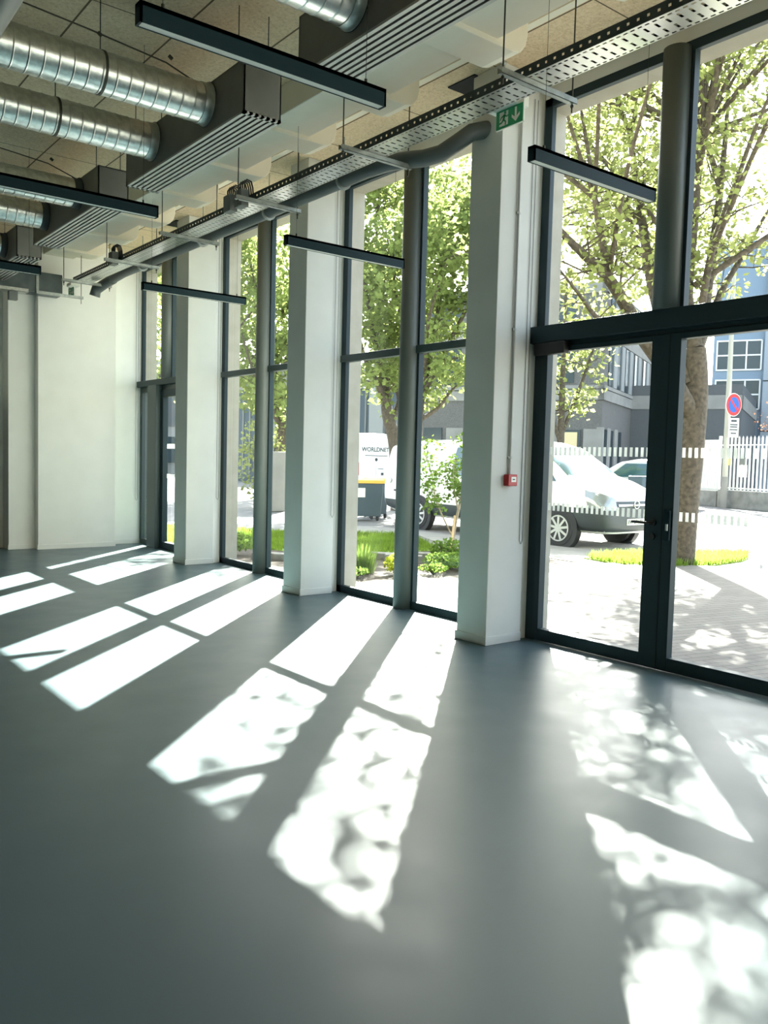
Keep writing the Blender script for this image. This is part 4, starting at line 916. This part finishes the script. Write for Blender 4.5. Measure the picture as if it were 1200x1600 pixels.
def disc(r, off, mt, nm, par, zc=4.05):
    c = sc + sd * off; m2 = MB(); ring = [(c + sx_ * (r * .72 * math.cos(t)) + Vector((0, 0, zc + r * math.sin(t)))) for t in [i * 2 * math.pi / 40 for i in range(40)]]
    r2 = [p + sd * .012 for p in ring]; n = 40
    m2.add([tuple(p) for p in ring] + [tuple(p) for p in r2], [tuple(range(n)), tuple(range(n, 2 * n))[::-1]] + [(i, n + i, n + (i + 1) % n, (i + 1) % n) for i in range(n)]); return m2.build(nm, mt, par)
e = empty('no_parking_sign', tuple(sc + Vector((0, 0, 3.6)))); tag(e, 'round red and blue no-parking sign on the lamp post', 'road sign')
disc(.46, 0, 'fence_white', 'sign_edge', e); disc(.43, .012, 'road_sign_red', 'red_border', e); disc(.30, .024, 'road_sign_blue', 'blue_field', e)
c = sc + sd * .04; c.z = 4.05; MB().obox(c, (sx_ * .72 + Vector((0, 0, -1))).normalized() * .33, (sx_ * .72 + Vector((0, 0, 1))).normalized() * .035, sd * .003).build('diagonal_bar', 'road_sign_red', e)
e = empty('supplementary_plate', tuple(sc + Vector((0, 0, 2.9)))); tag(e, 'white text plate below the round road sign on the lamp post', 'road sign')
c = sc + sx_ * .05; c.z = 3.15; MB().obox(c, sx_ * .22, sd * .006, (0, 0, .38)).build('plate', 'fence_white', e)
pr = MB(); c2 = c + sd * .008
for k, (zz, ww) in enumerate(((.27, .12), (.12, .16), (.03, .15), (-.08, .17), (-.22, .12))): pr.obox(c2 + Vector((0, 0, zz)), sx_ * ww, sd * .002, (0, 0, .025 if k else .04))
pr.build('print_lines', 'print_dark', e)
random.seed(41)
g_ = tree('ornamental_shrub', (28.0, 15.2, 0), [([(28.0, 15.2, 0), (28.1, 15.3, 1.2), (28.2, 15.4, 2.4)], .1, .04, None)] + [([(28.1, 15.3, 1.6), (28.1 + 1.6 * math.cos(t), 15.3 + 1.6 * math.sin(t), 3.0), (28.1 + 2.4 * math.cos(t), 15.3 + 2.4 * math.sin(t), 3.2)], .07, .02, .3) for t in (0.3, 1.6, 2.9, 4.2, 5.5)],
          'dark reddish spreading shrub behind the railings at the right edge', 'leaf_red', 5, .10, twig_gap=.4, twig_len=(.4, .9), seed=43, cat='shrub')

# ================================================================== BUILDINGS ACROSS THE STREET
U = Vector((.903, .43, 0)).normalized(); W_ = Vector((-.43, .903, 0)).normalized()
def panel(mb, o, d, s0, s1, z0, z1, proud, depth=.3, nrm=None):
    # slab on a facade: runs s0..s1 along d from o, stands proud of it by 'proud' toward nrm
    c = Vector(o) + d * ((s0 + s1) / 2) + nrm * (proud - depth / 2)
    mb.obox((c.x, c.y, (z0 + z1) / 2), d * (s1 - s0) / 2, nrm * depth / 2, Vector((0, 0, (z1 - z0) / 2)))
P0 = Vector((28.56, 26.61, 0)); n1 = -U; n2 = -W_
B1 = empty('office_building', tuple(P0)); tag(B1, 'grey pebble-faced office block with pale concrete bands across the street', 'building')
LW = 10.6; LU = 14.
m1 = MB(); c = P0 + W_ * LW / 2 + U * LU / 2; m1.obox((c.x, c.y, 5.1), W_ * (LW / 2 - .02), U * (LU / 2 - .02), (0, 0, 5.15)); m1.build('wall_panels', 'pebble_panel', B1)
b_ = MB()
for z0, z1 in ((4.74, 5.25), (5.30, 5.48), (7.9, 8.6), (10.0, 10.5)):
    panel(b_, P0, W_, -.06, LW, z0, z1, .06, nrm=n1); panel(b_, P0, U, -.06, LU, z0, z1, .06, nrm=n2)
b_.build('concrete_band', 'concrete_band', B1)
b_ = MB()
for s0, s1 in ((-.04, .9), (2.1, 3.4), (5.0, 8.3)): panel(b_, P0, W_, s0, s1, -.05, 3.3, .05, nrm=n1)
panel(b_, P0, U, -.04, .35, -.05, 3.4, .05, nrm=n2); panel(b_, P0, U, 1.1, 1.9, -.05, 3.4, .05, nrm=n2); panel(b_, P0, U, 2.9, 3.7, -.05, 3.4, .05, nrm=n2)
b_.build('ground_floor_cladding', 'concrete_band', B1)
for s0, s1, z0, z1, mt in ((1.05, 2.05, .9, 3.25, 'window_amber'), (8.55, 9.6, 2.3, 3.3, 'window_dark'), (3.5, 4.9, 1., 3.2, 'window_dark')):
    b_ = MB(); panel(b_, P0, W_, s0, s1, z0, z1, .06, .1, nrm=n1); wo = b_.build('window', 'window_dark', B1)
    if mt == 'window_amber': b_ = MB(); panel(b_, P0, W_, s0 + .15, s1 - .2, z0, z1 - .12, .07, .02, nrm=n1); b_.build('lit_blind', mt, wo)  # panel coloured as the bright yellow reflection in this pane
for z0, z1 in ((5.5, 7.85), (8.65, 9.95)):
    for s0, s1 in ((1.5, 2.6), (4.5, 6.2), (7.6, 9.4)):
        b_ = MB(); panel(b_, P0, W_, s0, s1, z0 + .1, z1 - .1, .03, .1, nrm=n1); b_.build('window', 'window_dark', B1)
    for s0 in (1.0, 3.0, 5.2, 7.8, 10.6):
        b_ = MB(); panel(b_, P0, U, s0, s0 + .95, z0, z1, .03, .1, nrm=n2); b_.build('window', 'window_dark', B1)
        b_ = MB(); panel(b_, P0, U, s0 + .97, s0 + 1.75, z0, z1, .08, .1, nrm=n2); b_.build('pilaster', 'mullion_light', B1)
for s0 in (.6, 2.1, 4.2):
    b_ = MB(); panel(b_, P0, U, s0, s0 + .5, .2, 3.3, .04, .1, nrm=n2); b_.build('window', 'window_dark', B1)
# lower wing
P1 = Vector((35.29, 29.82, 0)); P2 = Vector((37.81, 24.54, 0))
B2 = empty('building_wing', tuple(P2)); tag(B2, 'low grey wing with one pale band joining the office block, behind the railings', 'building')
m1 = MB(); c = (P1 + P2) / 2 + U * 6.5; m1.obox((c.x, c.y, 3.0), W_ * 2.93, U * 6.5, (0, 0, 3.08)); m1.build('wall_panels', 'wing_panel', B2)
b_ = MB(); panel(b_, P2, W_, -.05, 5.85, 4.74, 5.50, .05, nrm=n1); panel(b_, P2, U, -.05, 13, 4.74, 5.50, .05, nrm=-W_); b_.build('concrete_band', 'concrete_band', B2)
b_ = MB(); panel(b_, P2, W_, .6, 4.2, -.05, 3.0, .04, .1, nrm=n1); b_.build('entrance_glazing', 'window_dark', B2)
b_ = MB(); panel(b_, P2, W_, 3.4, 3.7, 4.15, 4.45, .2, .2, nrm=n1); b_.build('wall_lamp', 'mullion_light', B2)
b_ = MB()
for k in range(3): panel(b_, P2, U, 1.2 + k * 4.0, 3.4 + k * 4.0, 1.2, 3.0, .04, .1, nrm=-W_)
b_.build('window', 'window_dark', B2)
# blue-grey tower behind
tb = Vector((50.0, 30.0, 0))
B3 = empty('office_tower', tuple(tb)); tag(B3, 'tall pale blue-grey office tower with dark windows behind the low wing', 'building')
m1 = MB(); c = tb + U * 15 - W_ * 9; m1.obox((c.x, c.y, 11), U * 15, W_ * 9, (0, 0, 11.05)); m1.build('wall_cladding', 'tower_clad', B3)
m1 = MB(); c = tb + W_ * 1.6 + U * 6; m1.obox((c.x, c.y, 8.5), U * 5.5, W_ * 1.7, (0, 0, 8.55)); m1.build('glazed_stair', 'tower_clad_blue', B3)
b_ = MB()
for z0 in (5.6, 8.3, 11.): panel(b_, tb, W_, .2, 3.1, z0, z0 + 2.0, -.45, .1, nrm=n1)
b_.build('stair_window', 'window_dark', B3)
b_ = MB()
for z0 in (5.6, 8.3, 11.):
    for q0 in (.2, 1.15, 2.1, 3.05): panel(b_, tb, W_, q0 - .05, q0 + .05, z0, z0 + 2.0, -.40, .1, nrm=n1)
    for q1 in (0, 1., 2.): panel(b_, tb, W_, .2, 3.1, z0 + q1 - .05, z0 + q1 + .05, -.40, .1, nrm=n1)
b_.build('stair_window_frame', 'fence_white', B3)
for z0 in (4.6, 8.0, 11.4, 14.8, 18.2):
    for k in range(5):
        b_ = MB(); panel(b_, tb, -W_, 2.1 + k * 3.4, 4.6 + k * 3.4, z0, z0 + 1.7, .03, .1, nrm=n1); b_.build('window', 'window_dark', B3)
    b_ = MB(); panel(b_, tb, -W_, 0, 18, z0 - .55, z0 - .48, .02, .1, nrm=n1); b_.build('joint_line', 'slot_dark', B3)
# buildings down the street seen through the farther windows
B4 = empty('street_block', (19, 44, 0)); tag(B4, 'dark blue slatted building with pale posts, behind the delivery van', 'building')
o = P0 + W_ * (LW + .2); m1 = MB(); c = o + W_ * 6 + U * 6; m1.obox((c.x, c.y, 3.4), W_ * 6, U * 5.6, (0, 0, 3.45)); m1.build('slatted_wall', 'gate_blue', B4)
b_ = MB()
for k in range(24): panel(b_, o, W_, .1 + k * .5, .2 + k * .5, .4, 5.4, -.34, .1, nrm=n1)
b_.build('slat', 'box_grey', B4)
b_ = MB()
for s_ in (1.4, 4.7, 8.6): panel(b_, o, W_, s_, s_ + .9, -.05, 6.2, -.1, .3, nrm=n1)
b_.build('post', 'mullion_light', B4)
b_ = MB(); panel(b_, o, W_, 0, 12, 5.5, 6.8, -.2, .3, nrm=n1); b_.build('parapet', 'concrete_band', B4)
B5 = empty('street_block', (17, 60, 0)); tag(B5, 'pale banded block at the far end of the street, behind the silver car', 'building')
m1 = MB().box(10, 62, -.05, 36, 76, 8.6); m1.build('wall', 'concrete_band', B5)
MB().box(9.9, 61.9, 3.6, 36, 62, 6.0).build('grey_band', 'wing_panel', B5)
for k in range(6): MB().box(12 + k * 4, 61.9, .8, 14.4 + k * 4, 62.0, 2.8).build('window', 'window_dark', B5)
B6 = empty('street_block', (5, 50, 0)); tag(B6, 'white rendered block closing the view beside the end wall door', 'building')
MB().box(-14, 56, -.05, 9.5, 66, 9.0).build('wall', 'tower_clad', B6)
for k in range(5): MB().box(-12 + k * 4.2, 55.9, 3.2, -9.5 + k * 4.2, 56.0, 5.2).build('window', 'window_dark', B6)
b_ = MB().box(-.35, -.22, 0, .35, .22, 1.75).build('gate_pier', 'concrete_band', bevel=.02); b_.location = (6.9, 21.6, -.05); tag(b_, 'pale concrete pier beside the second pillar window, shrub behind it', 'pier')
shrub('street_shrub', 7.3, 22.9, 'yellow-green bush above the pale concrete pier', 'leaf_lime', .8, 2.6, 900, .13)
